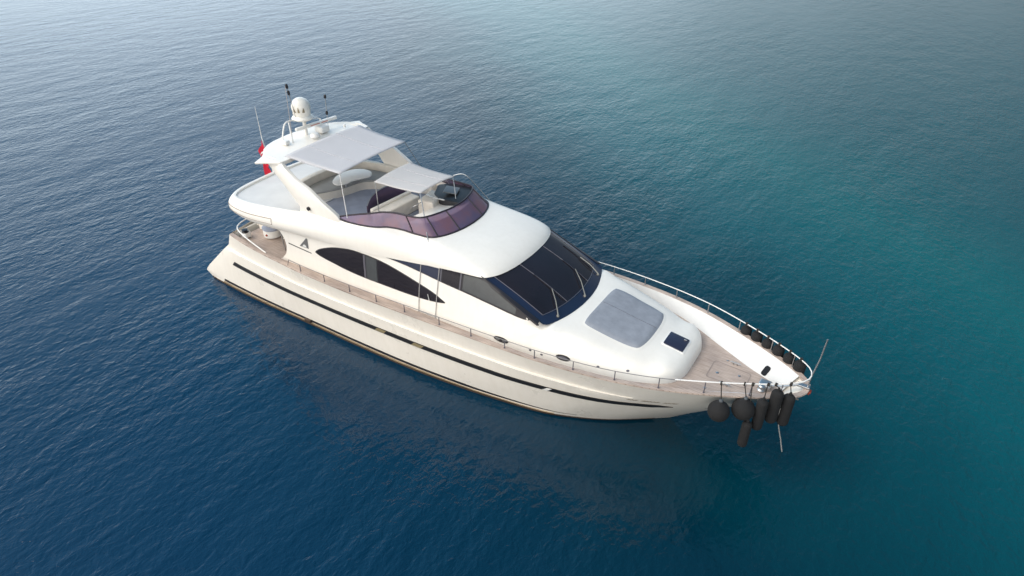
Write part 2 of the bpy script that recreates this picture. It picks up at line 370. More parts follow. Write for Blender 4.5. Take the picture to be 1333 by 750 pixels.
def hullp(u, v, off=0.0, side=-1):
    """u 0..1 along the hull, v 0 waterline .. 1 sheer"""
    i = u*(NU-1); i0 = min(int(i), NU-2); f = i-i0
    Wp = W_[i0].lerp(W_[i0+1], f); Sp = S_[i0].lerp(S_[i0+1], f)
    vv = max(v, -.3)
    p = pow(max(vv, 0), .82 if u < .6 else .82+(u-.6)*.35)
    y = Wp.y+(Sp.y-Wp.y)*p
    x = Wp.x+(Sp.x-Wp.x)*vv
    xs = float(np.interp(vv, STARTX[0], STARTX[1])); x0 = W_[0].x+(S_[0].x-W_[0].x)*vv
    x += (xs-x0)*max(0, 1-u/.12)**1.5
    z = float(SHz(Sp.x))*vv
    fade = min(1, max(0, (.86-u)/.12))
    y = max(0, y+off)
    return Vector((x, side*y, z))
def hull_rows(side):
    rows = []
    for v, ins in LEV:
        row = []
        for k in range(NU):
            u = k/(NU-1); fade = min(1, max(0, (.84-u)/.14))*min(1, u/.03+.0)
            q = hullp(u, v, -ins*fade, side)
            row.append(q)
        rows.append(row)
    return rows
mb = MB(); rs = hull_rows(-1); rp = hull_rows(1); mb.grid(rs); mb.grid(rp)
tr = [[rs[j][0].lerp(rp[j][0], t/8) - Vector((.25*math.sin(math.pi*t/8), 0, 0)) for t in range(9)] for j in range(len(LEV))]
mb.grid(tr)
hull = mb.build('hull', GEL, Y, smooth=28)
hullbvh = BVHTree.FromObject(hull, bpy.context.evaluated_depsgraph_get())

def ribbon(mb, u0, u1, v0, v1, off, n=70, side=-1, taper=0, mi=0, thick=.03):
    """a strip of moulding that follows the hull side"""
    rows = []
    for k in range(n+1):
        u = u0+(u1-u0)*k/n; a = v0(u) if callable(v0) else v0; b = v1(u) if callable(v1) else v1
        if taper:
            e = min(1, (u1-u)/taper); m = (a+b)/2; a = m+(a-m)*e; b = m+(b-m)*e
        rows.append([hullp(u, a, -.02, side), hullp(u, a, off, side), hullp(u, (a+b)/2, off*1.1, side), hullp(u, b, off, side), hullp(u, b, -.02, side)])
    mb.grid(rows)
def uof(x, v):
    lo, hi = 0, 1
    for _ in range(30):
        m = (lo+hi)/2
        if hullp(m, v).x < x: lo = m
        else: hi = m
    return lo
# black rubbing strip: height as a share of the freeboard
SV = lambda u: float(np.interp(u, [0, .5, .66, .76, .86, 1], [.525, .525, .535, .555, .58, .6]))
for side in (-1, 1):
    mb = MB(); ribbon(mb, uof(1.95, .53), uof(20.2, .58), lambda u: SV(u)-.033, lambda u: SV(u)+.033, .03, side=side, taper=.025)
    rs_ = mb.build('rub_strip', BLACK, Y)
    for x, ln in ((10.1, .42), (11.75, .42), (16.55, .16)):
        u0 = uof(x-ln/2, .53); u1 = uof(x+ln/2, .53); mb = MB(); ribbon(mb, u0, u1, lambda u: SV(u)-.027, lambda u: SV(u)+.027, .042, n=4, side=side)
        mb.build('vent', GOLD if ln > .2 else WHITEP, rs_)
    mb = MB(); ribbon(mb, uof(.95, .1), uof(17.3, .08), .072, .116, .012, side=side, taper=.2); mb.build('boot_stripe', BLACK, Y)
    mb = MB(); ribbon(mb, uof(.9, .04), uof(16.6, .04), .040, .060, .03, side=side, taper=.3); mb.build('spray_rail', TANBOOT, Y)
    mb = MB(); ribbon(mb, .003, .97, -.25, .030, .010, side=side); mb.build('antifouling', BROWN, Y)
    mb = MB(); ribbon(mb, uof(2.6, .73), uof(19.2, .73), .718, .736, .012, side=side, taper=.12); mb.build('hull_moulding', GELW, Y)
    # exhaust outlet near the waterline
    q = hullp(uof(6.1, .08), .09, .03, side); rbox('exhaust_outlet', q, (.34, .12, .13), BROWN, Y, bev=.04)
# registration lettering, too small to read, near the bow above the strip
mb = MB(); rr = random.Random(2)
def hull_mark(mb, x0, x1, z0, z1, side=-1):
    u0 = uof(x0, .66); u1 = uof(x1, .66); mb.grid([[hullp(u0, z0, .006, side), hullp(u0, z1, .006, side)], [hullp(u1, z0, .006, side), hullp(u1, z1, .006, side)]])
x = 18.95; LET = mat('faded_lettering', (.33, .27, .21), .6)
for wd in (3, 5, 4):
    mb = MB(); hull_mark(mb, x, x+wd*.095-.02, .676, .683); hull_mark(mb, x, x+wd*.095-.02, .6835, .690)
    for c in range(wd):
        hull_mark(mb, x, x+.025, .672, .70)
        if rr.random() < .6: hull_mark(mb, x+.03, x+.07, .693, .70)
        x += .095
    mb.build('lettering', LET, hull, smooth=0)
    x += .10

# cap rail, bulwark inner face and deck
DZ = lambda x: float(pchip([1.9, 5, 12, 18, 23.5], [2.44, 2.46, 2.5, 2.5, 2.5], x))
CAPW = .13
shp = [Vector((p.x, p.y, float(SHz(p.x)))) for p in S_]
def inward(i, dist):
    a = shp[max(i-1, 0)]; b = shp[min(i+1, NU-1)]; t = (b-a); t.z = 0
    if t.length < 1e-6: t = Vector((0, -1, 0))
    t.normalize(); n = Vector((t.y, -t.x, 0))
    if n.y > 0: n = -n
    q = shp[i]+n*dist; q.y = max(q.y, 0); return q
capo = [inward(i, -.02) for i in range(NU)]; capi = [inward(i, CAPW) for i in range(NU)]
for i in range(NU): capo[i].y = max(capo[i].y, 0)
mb = MB()
for s in (-1, 1):
    rows = []
    for i in range(NU):
        o_, n_ = capo[i].copy(), capi[i].copy(); o_.y *= s; n_.y *= s
        rows.append([o_+Vector((0, 0, -.03)), o_+Vector((0, 0, .015)), n_+Vector((0, 0, .015)), n_+Vector((0, 0, -.03))])
    mb.grid(rows, closed=True)
mb.build('cap_rail', TEAK, Y, smooth=30)
# inner bulwark: leans in more and more towards the bow
BW = lambda x: float(pchip([1.9, 12, 17, 19, 20, 21, 22, 22.9], [.02, .03, .08, .22, .36, .50, .55, .45], x))
mb = MB(); deckedge = []
for s in (-1, 1):
    rows = []
    for i in range(NU):
        if shp[i].x > 23.25: continue
        a = capi[i].copy(); b = inward(i, CAPW+BW(shp[i].x)); b.z = DZ(b.x)-.01
        if a.y < .02: continue
        if s == 1: deckedge.append((b.x, b.y))
        a.y *= s; b.y *= s; m = a.lerp(b, .5)+Vector((0, 0, .02)); rows.append([a+Vector((0, 0, .0)), m, b])
    mb.grid(rows)
mb.build('bulwark', NONSKID, Y)
mb = MB(); de = [(x, y+.05) for x, y in deckedge if x > 2.0]
rows = [[(x, -y+2*y*k/12, DZ(x)) for k in range(13)] for x, y in de]
rows.append([(23.3, -.03+.06*k/12, DZ(23)) for k in range(13)])
mb.grid(rows); deck = mb.build('deck', TEAK, Y, smooth=0)
# swim platform and aft coaming
mb = MB(); pl = rounded([(-.28, -2.2), (1.9, -2.45), (1.9, 2.45), (-.28, 2.2)], .5); mb.prism(pl, .42, .58)
mb.build('swim_platform', TEAK, Y, bevel=.03)
rbox('transom', (1.95, 0, 1.5), (.14, 4.3, 2.1), GEL, Y, ry=R(-10))
# hawse openings in the bulwark
hb_ = BVHTree.FromObject(bpy.data.objects['bulwark'], bpy.context.evaluated_depsgraph_get())
for x, y in ((22.22, .60),):
    h = hb_.ray_cast(Vector((x, y, 5)), Vector((0, 0, -1)))
    if h[0]:
        n = h[1] if h[1].z > 0 else -h[1]
        q = n.to_track_quat('Z', 'X').to_matrix()
        pts = rounded([(-.16, -.09), (.16, -.09), (.16, .09), (-.16, .09)], .08)
        b2 = MB(); b2.add([h[0]+q@Vector((a, b, .012)) for a, b in pts]+[h[0]+q@Vector((a, b, -.02)) for a, b in pts], [tuple(range(len(pts)))]+[(i, (i+1) % len(pts), len(pts)+(i+1) % len(pts), len(pts)+i) for i in range(len(pts))])
        o = b2.build('hawse_hole', mat('hole_dark', (.004, .006, .010), .9), Y)

# foredeck gear
for (x, y) in ((21.35, .55), (21.35, -.55)):
    mb = MB(); mb.tube([(x-.16, y, 2.58), (x+.16, y, 2.58)], .022); mb.tube([(x-.06, y, 2.5), (x-.06, y, 2.58)], .02); mb.tube([(x+.06, y, 2.5), (x+.06, y, 2.58)], .02)
    mb.build('cleat', STEEL, Y)
mb = MB(); q = [(20.75, -.45), (21.9, -.38), (21.9, .38), (20.75, .45)]
pts = rounded(q, .1); ins = rounded([(20.78, -.42), (21.87, -.35), (21.87, .35), (20.78, .42)], .1)
n = len(pts); mb.add([(a, b, 2.506) for a, b in pts]+[(a, b, 2.506) for a, b in ins], [(i, (i+1) % n, n+(i+1) % n, n+i) for i in range(n)])
mb.build('locker_seam', mat('seam_taupe', (.30, .24, .21), .7), Y, smooth=0)
wl = rbox('windlass', (22.35, 0, 2.60), (.34, .30, .2), STEEL, Y, bev=.05)
mb = MB(); mb.lathe([(.09, 0), (.11, .02), (.07, .06), (.07, .12), (.1, .16), (.06, .19)], (22.3, -.18, 2.51), 16); mb.build('capstan', STEEL, wl)
mb = MB(); mb.tube([(22.45, 0, 2.62), (22.8, 0, 2.75), (23.2, 0, 3.0), (23.42, 0, 3.0)], .03); mb.build('anchor_chain', STEEL, Y)
rbox('bow_roller', (23.32, 0, 3.02), (.34, .16, .07), STEEL, Y, bev=.02)
rbox('anchor_fluke', (23.50, .02, 2.86), (.07, .16, .12), RUST, Y, bev=.03, ry=.5)
for x, y, s in ((20.9, -.95, .025), (21.0, -.1, .03), (21.6, .1, .025), (21.1, .62, .02)):
    mb = MB(); mb.lathe([(s*1.5, 0), (s*1.5, .012), (s*.4, .02)], (x, y, 2.503), 12); mb.build('deck_fitting', STEEL, Y)

# ------------------------------------------------------------------ deckhouse and coachroof
YBx, YBy = [5, 8, 10, 12, 14, 15.4, 17.3], [2.45, 2.42, 2.39, 2.41, 2.42, 2.40, 2.25]
YTx, YTy = [5, 8, 10, 12, 14, 16.3], [2.42, 2.34, 2.25, 2.12, 1.99, 1.86]
def wy(x, z):
    yb = float(np.interp(x, YBx, YBy)); yt = float(np.interp(x, YTx, YTy)); t = (z-2.5)/1.95
    return yb+(yt-yb)*t+.03*math.sin(math.pi*min(max(t, 0), 1))
ST = []
def hs(x):
    if x <= 13.9: zs = 4.3 if x < 12.5 else 4.3+.12*(x-12.5)/1.4
    else: zs = 4.45-(x-13.95)*(4.45-3.52)/(16.14-13.95)-.07*min(1, (x-13.9)/.4)
    zt = zs-.03 if x <= 13.9 else zs-.04
    z1 = 2.5+(zs-2.5)*.35; z2 = 2.5+(zs-2.5)*.75
    return [x, (wy(x, 2.4), 2.4), (wy(x, z1), z1), (wy(x, z2), z2), (wy(x, zs)-.005, zs), (wy(x, zs)*.5, zt), (0, zt)]
for x in (5.45, 6, 7, 8, 9, 10, 11, 12, 13, 13.9, 14.3, 14.8, 15.2, 15.6): ST.append(hs(x))
ST += [[16.15, (2.38, 2.4), (2.27, 2.85), (2.12, 3.25), (1.98, 3.47), (1.0, 3.44), (0, 3.42)],
       [16.6, (2.33, 2.4), (2.22, 2.85), (2.04, 3.22), (1.86, 3.40), (1.0, 3.45), (0, 3.46)],
       [17.3, (2.25, 2.4), (2.14, 2.82), (1.97, 3.12), (1.74, 3.30), (1.0, 3.38), (0, 3.40)],
       [18.1, (2.11, 2.4), (2.0, 2.76), (1.84, 3.0), (1.6, 3.14), (.9, 3.23), (0, 3.26)],
       [18.8, (1.92, 2.4), (1.82, 2.70), (1.67, 2.90), (1.42, 3.03), (.8, 3.12), (0, 3.15)],
       [19.4, (1.70, 2.4), (1.60, 2.66), (1.45, 2.83), (1.2, 2.94), (.65, 3.02), (0, 3.04)],
       [19.72, (1.52, 2.4), (1.46, 2.68), (1.36, 2.86), (1.15, 2.95), (.6, 2.99), (0, 3.00)],
       [19.96, (1.34, 2.4), (1.29, 2.62), (1.2, 2.82), (1.0, 2.90), (.5, 2.94), (0, 2.95)],
       [20.12, (1.12, 2.4), (1.08, 2.54), (1.0, 2.72), (.82, 2.81), (.42, 2.85), (0, 2.86)],
       [20.22, (.88, 2.38), (.85, 2.46), (.78, 2.58), (.62, 2.66), (.32, 2.70), (0, 2.71)],
       [20.27, (.72, 2.38), (.70, 2.40), (.64, 2.43), (.5, 2.45), (.25, 2.46), (0, 2.46)]]
# smooth interpolation along x of every control point
SX = np.array([s[0] for s in ST]); CT = np.array([[list(p) for p in s[1:]] for s in ST])
xs = np.concatenate([np.linspace(5.45, 16.15, 60), np.linspace(16.3, 19.9, 36), np.linspace(19.96, 20.27, 12)])
def section(x):
    c = [(float(pchip(SX, CT[:, k, 0], x)), float(pchip(SX, CT[:, k, 1], x))) for k in range(6)]
    k = min(1, max(0, (x-15.5)/.9)); k = k*k*(3-2*k)
    A = resample(cr([(0, a, b) for a, b in c[:4]], 5), 14)+resample([(0,)+c[3], (0,)+c[4], (0,)+c[5]], 8)[1:]
    if k == 0: return A
    B = resample(cr([(0, a, b) for a, b in c], 6), 21)
    return [a.lerp(b, k) for a, b in zip(A, B)]
mb = MB(); rows = []
for x in xs:
    half = section(x)
    row = [(x, -p[1], p[2]) for p in half]+[(x, p[1], p[2]) for p in half[::-1][1:]]
    rows.append(row)
mb.grid(rows); n = len(rows[0]); mb.f.append(tuple(range(n))); mb.m.append(0)
house = mb.build('deckhouse', GELW, Y, smooth=38)
HB = BVHTree.FromObject(house, bpy.context.evaluated_depsgraph_get())
def drop(x, y):
    h = HB.ray_cast(Vector((x, y, 8)), Vector((0, 0, -1))); return h[0].z if h[0] else 3.0
def wallp(x, z, side=-1, off=.0):
    h = HB.ray_cast(Vector((x, side*6, z)), Vector((0, -side, 0)))
    y = abs(h[0].y) if h[0] and abs(h[0].y) > .5 else wy(x, z)
    return Vector((x, side*(y+off), z))

def wallpatch(name, top, bot, m, parent, off=.008, side=-1, n=36, nz=8, x0=None, x1=None):
    tx = [p[0] for p in top]; tz = [p[1] for p in top]; bx = [p[0] for p in bot]; bz = [p[1] for p in bot]
    x0 = max(tx[0], bx[0]) if x0 is None else x0; x1 = min(tx[-1], bx[-1]) if x1 is None else x1
    rows = []
    for k in range(n+1):
        s = .5-.5*math.cos(math.pi*k/n); x = x0+(x1-x0)*s
        a = float(pchip(bx, bz, x)); b = float(pchip(tx, tz, x))
        if b < a: a = b = (a+b)/2
        rows.append([wallp(x, a, side, off-.02)]+[wallp(x, a+(b-a)*j/nz, side, off) for j in range(nz+1)]+[wallp(x, b, side, off-.02)])
    mb = MB(); mb.grid(rows); return mb.build(name, m, parent, smooth=50)
ST_ = [(6.87, 3.37), (6.95, 3.46), (7.28, 3.64), (8.02, 3.88), (8.79, 3.98), (9.44, 3.97), (10.07, 3.91), (10.62, 3.80), (11.45, 3.60), (12.13, 3.42), (12.62, 3.22)]
SB_ = [(6.87, 3.37), (6.95, 3.32), (7.21, 3.25), (7.83, 3.16), (8.51, 3.07), (9.19, 3.03), (9.85, 3.02), (10.58, 3.02), (11.61, 3.05), (12.29, 3.12), (12.62, 3.19)]
UT_ = [(10.08, 4.14), (10.62, 4.19), (11.0, 4.25), (11.57, 4.31), (12.5, 4.37), (13.2, 4.40), (13.92, 4.43), (14.2, 4.32), (15.0, 3.97), (15.6, 3.71), (16.02, 3.55)]
UB_ = [(10.08, 4.13), (10.99, 4.06), (11.66, 3.98), (12.4, 3.88), (13.18, 3.80), (13.74, 3.74), (14.4, 3.67), (15.0, 3.60), (15.6, 3.55), (16.02, 3.52)]
for side in (-1, 1):
    sw = wallpatch('saloon_window', ST_, SB_, FRAME, Y, side=side, off=.010)
    ins = lambda c, d: [(x, z+d) for x, z in c]
    wallpatch('pane', ins(ST_, -.035), ins(SB_, .035), GLASS, sw, off=.016, side=side, x0=6.97, x1=9.17)
    wallpatch('pane', ins(ST_, -.035), ins(SB_, .035), BLIND, sw, off=.018, side=side, x0=9.30, x1=9.78, n=6)
    wallpatch('pane', ins(ST_, -.035), ins(SB_, .035), GLASS, sw, off=.016, side=side, x0=9.82, x1=12.40)
    wallpatch('mullion', ins(ST_, -.03), ins(SB_, .03), GREYFR, sw, off=.020, side=side, x0=9.19, x1=9.27, n=3)
    uw = wallpatch('side_window', UT_, UB_, FRAME, Y, side=side, off=.010)
    i2 = .03
    wallpatch('pane', ins(UT_, -i2), ins(UB_, i2), GLASSB, uw, off=.016, side=side, x0=10.5, x1=12.36, n=20)
    wallpatch('pane', ins(UT_, -i2), ins(UB_, i2), GLASS, uw, off=.016, side=side, x0=12.46, x1=13.08, n=8)
    wallpatch('pane', ins(UT_, -i2-.02), ins(UB_, i2+.03), BLIND, uw, off=.016, side=side, x0=13.24, x1=15.2, n=24)
    for xa, xb in ((12.38, 12.43), (13.12, 13.17)):
        wallpatch('mullion', ins(UT_, -.02), ins(UB_, .02), GREYFR, uw, off=.020, side=side, x0=xa, x1=xb, n=2)
    # side door outline
    mb = MB()
    for a, b in (((11.62, 4.30), (11.55, 2.52)), ((12.33, 4.33), (12.26, 2.52)), ((11.62, 4.30), (12.33, 4.33)), ((11.55, 2.56), (12.26, 2.56))):
        mb.tube([wallp(a[0]+(b[0]-a[0])*k/10, a[1]+(b[1]-a[1])*k/10, side, .022) for k in range(11)], .013, 6)
    sdr = mb.build('side_door_frame', mat('door_seam', (.42, .40, .38), .4), Y)
    mb = MB(); mb.tube([wallp(11.95, 3.33, side, .05), wallp(12.02, 3.12, side, .05)], .018, 6); mb.build('handle', STEEL, sdr)
    # long air slit and the maker's emblem: a sail shaped triangle
    mb = MB(); mb.grid([[wallp(x, z-.02, side, .006), wallp(x, z+.02, side, .006)] for x, z in [(5.5+1.16*k/8, 3.335-.085*k/8) for k in range(9)]])
    mb.build('air_slit', FRAME, Y, smooth=0)
    mb = MB(); tri = [(6.10, 3.40), (6.50, 3.82), (6.56, 3.80), (6.56, 3.40)]
    mb.add([wallp(a, b, side, .008) for a, b in tri], [(0, 1, 2, 3)])
    em = mb.build('emblem', GREYL, Y, smooth=0)
    mb = MB(); mb.add([wallp(a, b, side, .013) for a, b in [(6.24, 3.42), (6.34, 3.53), (6.44, 3.50), (6.46, 3.42)]], [(0, 1, 2, 3)]); mb.build('emblem_inset', NONSKID, em, smooth=0)
    # portholes low on the house side
    for x, z, rx_ in ((14.82, 2.66, .27), (16.93, 2.74, .23)):
        mb = MB(); pts = [(x+rx_*math.cos(t)*1.0, z+.085*math.sin(t)) for t in np.linspace(0, 2*math.pi, 25)[:-1]]
        mb.add([wallp(a, b, side, .012) for a, b in pts]+[wallp(a, b, side, -.01) for a, b in pts], [tuple(range(24))]+[(i, (i+1) % 24, 24+(i+1) % 24, 24+i) for i in range(24)])
        ph = mb.build('porthole', FRAME, Y)
        for dx in ((-.12, .12) if rx_ > .25 else (0,)):
            mb = MB(); ww = .08 if rx_ > .25 else .15
            pts = [(x+dx+ww*math.cos(t), z+.05*math.sin(t)) for t in np.linspace(0, 2*math.pi, 17)[:-1]]
            mb.add([wallp(a, b, side, .018) for a, b in pts], [tuple(range(16))]); mb.build('porthole_lens', GREYL if rx_ > .25 else GREYFR, ph, smooth=0)
    for x, z in ((15.86, 2.66), (16.25, 2.64), (18.0, 2.75), (18.83, 2.78)):
        mb = MB(); pts = [(x+.045*math.cos(t), z+.03*math.sin(t)) for t in np.linspace(0, 2*math.pi, 13)[:-1]]
        mb.add([wallp(a, b, side, .01) for a, b in pts], [tuple(range(12))]); mb.build('courtesy_lamp', GREYFR, Y, smooth=0)

# sun pad and hatch on the coachroof
padq = [(16.97, -1.25), (18.88, -1.13), (18.88, 1.13), (16.97, 1.25)]
def conform(name, quad, r, h, m, parent, bow=0, n=20, crown=.0):
    """cushion lying on the coachroof"""
    rows = []; (x0, ya), (x1, yb) = (quad[0][0], abs(quad[0][1])), (quad[1][0], abs(quad[1][1]))
    out_ = []
    for i in range(n+1):
        t = i/n; row = []
        for j in range(n+1):
            s = 2*j/n-1; tt = 2*t-1
            # squircle mapping rounds the corners
            k = 1-r*(abs(s)**4)*(abs(tt)**4)
            xx = (x0+x1)/2+(x1-x0)/2*tt*k+bow*(1-s*s)*(.35+.65*t); yy = (ya+(yb-ya)*t)*s*k
            e = min(1-abs(s), 1-abs(tt)); hh = h*min(1, (e*9+.0))**.5 if e > 0 else 0
            row.append((xx, yy, drop(xx, yy)+.004+hh))
        rows.append(row)
    mb = MB(); mb.grid(rows); return mb.build(name, m, parent, smooth=60)
conform('sunpad_border', [(16.91, -1.32), (18.94, -1.20)], .10, .012, GELW, Y, bow=.08)
pad = conform('sunpad', padq, .085, .055, PAD, Y, bow=.08, n=26)
mb = MB(); mb.tube([(x, 0.12, drop(x, .12)+.06) for x in np.linspace(17.08, 18.88, 14)], .009, 5); mb.build('seam', mat('seam_dark', (.13, .14, .17), .8), pad)
hx, hy = 19.63, 0.02
hz = [(hx-.31, -.33), (hx+.31, -.33), (hx+.31, .33), (hx-.31, .33)]
mb = MB(); mb.prism(rounded([(hx-.36, -.37), (hx+.36, -.37), (hx+.36, .37), (hx-.36, .37)], .06), lambda x, y: drop(x, y)-.01, lambda x, y: drop(x, y)+.02)
hf = mb.build('deck_hatch', WHITEP, Y, bevel=.008)
mb = MB(); mb.prism(rounded(hz, .05), lambda x, y: drop(x, y)+.01, lambda x, y: drop(x, y)+.045)
mb.build('hatch_glass', mat('hatch_acrylic', (.022, .022, .045), .15, coat=.4), hf, bevel=.006)
rbox('hatch_handle', (hx+.2, .22, drop(hx+.2, .22)+.055), (.09, .03, .02), STEEL, hf, bev=.008)

# ------------------------------------------------------------------ windscreen
WB = [(16.10, -2.02, 3.53), (16.20, -1.86, 3.47), (16.36, -1.45, 3.45), (16.50, -.95, 3.455), (16.58, -.45, 3.465), (16.60, 0, 3.47)]
WT = [(13.90, -2.01, 4.45), (14.02, -1.86, 4.44), (14.24, -1.50, 4.45), (14.38, -.98, 4.46), (14.44, -.5, 4.47), (14.46, 0, 4.47)]
def mir(c): return [Vector(p) for p in c]+[Vector((p[0], -p[1], p[2])) for p in c[::-1][1:]]
WBc = resample(cr(mir(WB), 8), 61); WTc = resample(cr(mir(WT), 8), 61)
def wsp(s, t, off=0.0):
    """s 0..1 starboard to port, t 0 base .. 1 brow"""
    i = s*60; i0 = min(int(i), 59); f = i-i0
    b = WBc[i0].lerp(WBc[i0+1], f); tt = WTc[i0].lerp(WTc[i0+1], f); p = b.lerp(tt, t)
    a = WBc[i0+1]-WBc[i0]; nrm = a.cross(tt-b).normalized()
    if nrm.z < 0: nrm = -nrm
    edge = min(1, min(s, 1-s)*8)
    return p+nrm*(off+.07*math.sin(math.pi*t)*edge)
mb = MB(); mb.grid([[wsp(s, t) for s in np.linspace(0, 1, 61)] for t in np.linspace(0, 1.02, 14)])
wsn = mb.build('windscreen', GLASSB, Y, smooth=60)
for k_, s_ in ((0, -1), (1, 1)):
    mb = MB(); g = []
    for t in np.linspace(.06, 1.03, 20):
        p = wsp(k_, min(max(t, 0), 1), .012)+(wsp(k_, 1)-wsp(k_, 0))*(t-min(max(t, 0), 1)); q = wsp(min(max(k_, .012), .988), min(max(t, 0), 1), .014)
        g.append([q, p, Vector((p.x+.0, s_*(wy(p.x, p.z-.04)+.014), p.z-.04)), Vector((p.x, s_*(wy(p.x, p.z-.10)+.013), p.z-.10)), Vector((p.x, s_*(wy(p.x, p.z-.10)-.02), p.z-.10))])
    mb.grid(g); mb.build('screen_pillar', FRAME, wsn)
TB = .17
def pane(s0, s1, t0, t1, name='pane', m=None, off=.008):
    mb = MB(); mb.grid([[wsp(s, t, off) for s in np.linspace(s0, s1, 16)] for t in np.linspace(t0, t1, 10)])
    return mb.build(name, m or GLASS, wsn, smooth=60)
pane(.085, .327, TB, 1.0); pane(.333, .662, TB, 1.0); pane(.668, .915, TB, 1.0)
mb = MB()
for s in (.078, .33, .665, .922): mb.tube([wsp(s, t, .012) for t in np.linspace(TB-.01, 1.0, 12)], .012, 6)
mb.tube([wsp(s, TB-.012, .012) for s in np.linspace(.078, .922, 40)], .010, 6)
mb.build('glazing_bar', GREYFR, wsn)
for (s0, t0), (s1, t1), (s2, t2) in (((.165, .06), (.315, .42), (.325, .74)), ((.50, .065), (.655, .40), (.66, .62)), ((.845, .065), (.84, .42), (.84, .72))):
    mb = MB(); mb.tube([wsp(s0, t0, .05), wsp(s0+(s1-s0)*.5, t0+(t1-t0)*.5, .10), wsp(s1, t1, .07)], [.020, .016, .014], 6)
    mb.lathe([(.04, -.03), (.045, .0), (.03, .04)], wsp(s0, t0, .02), 10)
    wp = mb.build('wiper', mat('wiper_arm', (.30, .29, .26), .4, metal=.4), wsn)
    mb = MB(); mb.tube([wsp(s1-.0*(s1-s0), max(t1-.22, .2), .022), wsp(s1, t1, .035), wsp(s2, t2, .022)], .012, 5); mb.build('wiper_blade', FRAME, wp)

# ------------------------------------------------------------------ flybridge shell
LC = [(2.22, 0, 4.02), (2.32, -1.4, 4.0), (2.50, -2.15, 3.97), (2.85, -2.55, 3.93), (3.6, -2.66, 3.86), (4.6, -2.64, 3.86), (6, -2.58, 3.93), (8, -2.48, 4.03), (9.5, -2.38, 4.10), (11, -2.26, 4.22), (12.3, -2.15, 4.34), (13.3, -2.08, 4.41), (13.88, -2.02, 4.44), (14.12, -1.85, 4.455), (14.32, -1.5, 4.465), (14.45, -.98, 4.475), (14.50, -.5, 4.48), (14.52, 0, 4.48)]
MC = [(2.08, 0, 4.28), (2.18, -1.4, 4.27), (2.35, -2.25, 4.24), (2.72, -2.66, 4.20), (3.6, -2.78, 4.16), (4.6, -2.76, 4.20), (6, -2.68, 4.32), (8, -2.50, 4.50), (9.5, -2.36, 4.60), (11, -2.20, 4.66), (12.2, -2.05, 4.70), (13.0, -1.96, 4.70), (13.35, -1.85, 4.71), (13.55, -1.6, 4.73), (13.68, -1.25, 4.76), (13.76, -.8, 4.79), (13.80, -.4, 4.80), (13.82, 0, 4.80)]
UC = [(2.22, 0, 4.55), (2.32, -1.4, 4.55), (2.50, -2.15, 4.54), (2.85, -2.48, 4.53), (3.6, -2.58, 4.55), (4.6, -2.54, 4.62), (6, -2.44, 4.76), (8, -2.24, 4.94), (8.7, -2.28, 4.96), (9.6, -2.10, 4.97), (10.0, -1.84, 4.98), (10.6, -1.72, 4.98), (11.3, -1.70, 4.98), (11.65, -1.62, 4.98), (11.93, -1.3, 4.98), (12.10, -.85, 4.98), (12.2, -.45, 4.98), (12.23, 0, 4.98)]
NF = 120
def rsm(c): return resample(cr(c, 10), NF)
# stations are matched by index, so resample each control segment alike
def rs2(c, n=7): return cr(c, n)
Lc, Mc, Uc = rs2(LC), rs2(MC), rs2(UC); K = len(Lc)
def both(c): return [Vector(p) for p in c]+[Vector((p.x, -p.y, p.z)) for p in c[::-1][1:]]
Lb, Mb_, Ub = both(Lc), both(Mc), both(Uc)
FLZ = 4.42
def innr(i, d):
    a = Ub[max(i-1, 0)]; b = Ub[min(i+1, len(Ub)-1)]; t = (b-a); t.z = 0; t.normalize(); n = Vector((-t.y, t.x, 0)); return Ub[i]+n*d
rows = []
for i in range(len(Lb)):
    prof = [Lb[i]+Vector((0, 0, 0))]
    a, b, c = Lb[i], Mb_[i], Ub[i]
    cc = b*2-(a+c)*.5      # quadratic through b
    for t in np.linspace(0, 1, 11): prof.append(a*(1-t)**2+cc*2*t*(1-t)+c*t*t)
    d = innr(i, .05); e = innr(i, .12); f = innr(i, .15)
    prof += [Vector((d.x, d.y, c.z+.012)), Vector((e.x, e.y, c.z-.01)), Vector((f.x, f.y, FLZ-.03))]
    rows.append(prof)
mb = MB(); mb.grid(rows)
flyb = mb.build('flybridge', GELW, Y, smooth=45)
# soffit under the overhang and the brow
mb = MB(); rows = []
for i in range(K):
    p = Lc[i]; rows.append([Vector((p.x, p.y*(1-2*t/10), p.z+.005)) for t in range(11)])
mb.grid(rows); mb.build('soffit', GELW, Y)
# fly deck
mb = MB(); rows = []
idx = [i for i in range(K)]
for i in idx:
    p = innr(i, .14); rows.append([(p.x, p.y*(1-2*t/10), FLZ) for t in range(11)])
mb.grid(rows); mb.build('fly_deck', FLOOR, Y, smooth=0)
mb = MB(); rows = []
for i in idx:
    p = innr(i, .125)
    if p.x < 6.15: rows.append([(p.x, p.y*(1-2*t/10), FLZ+.05) for t in range(11)])
rows.append([(rows[-1][0][0], q_[1], FLZ) for q_ in rows[-1]])
mb.grid(rows); mb.build('sun_deck', NONSKID, Y)
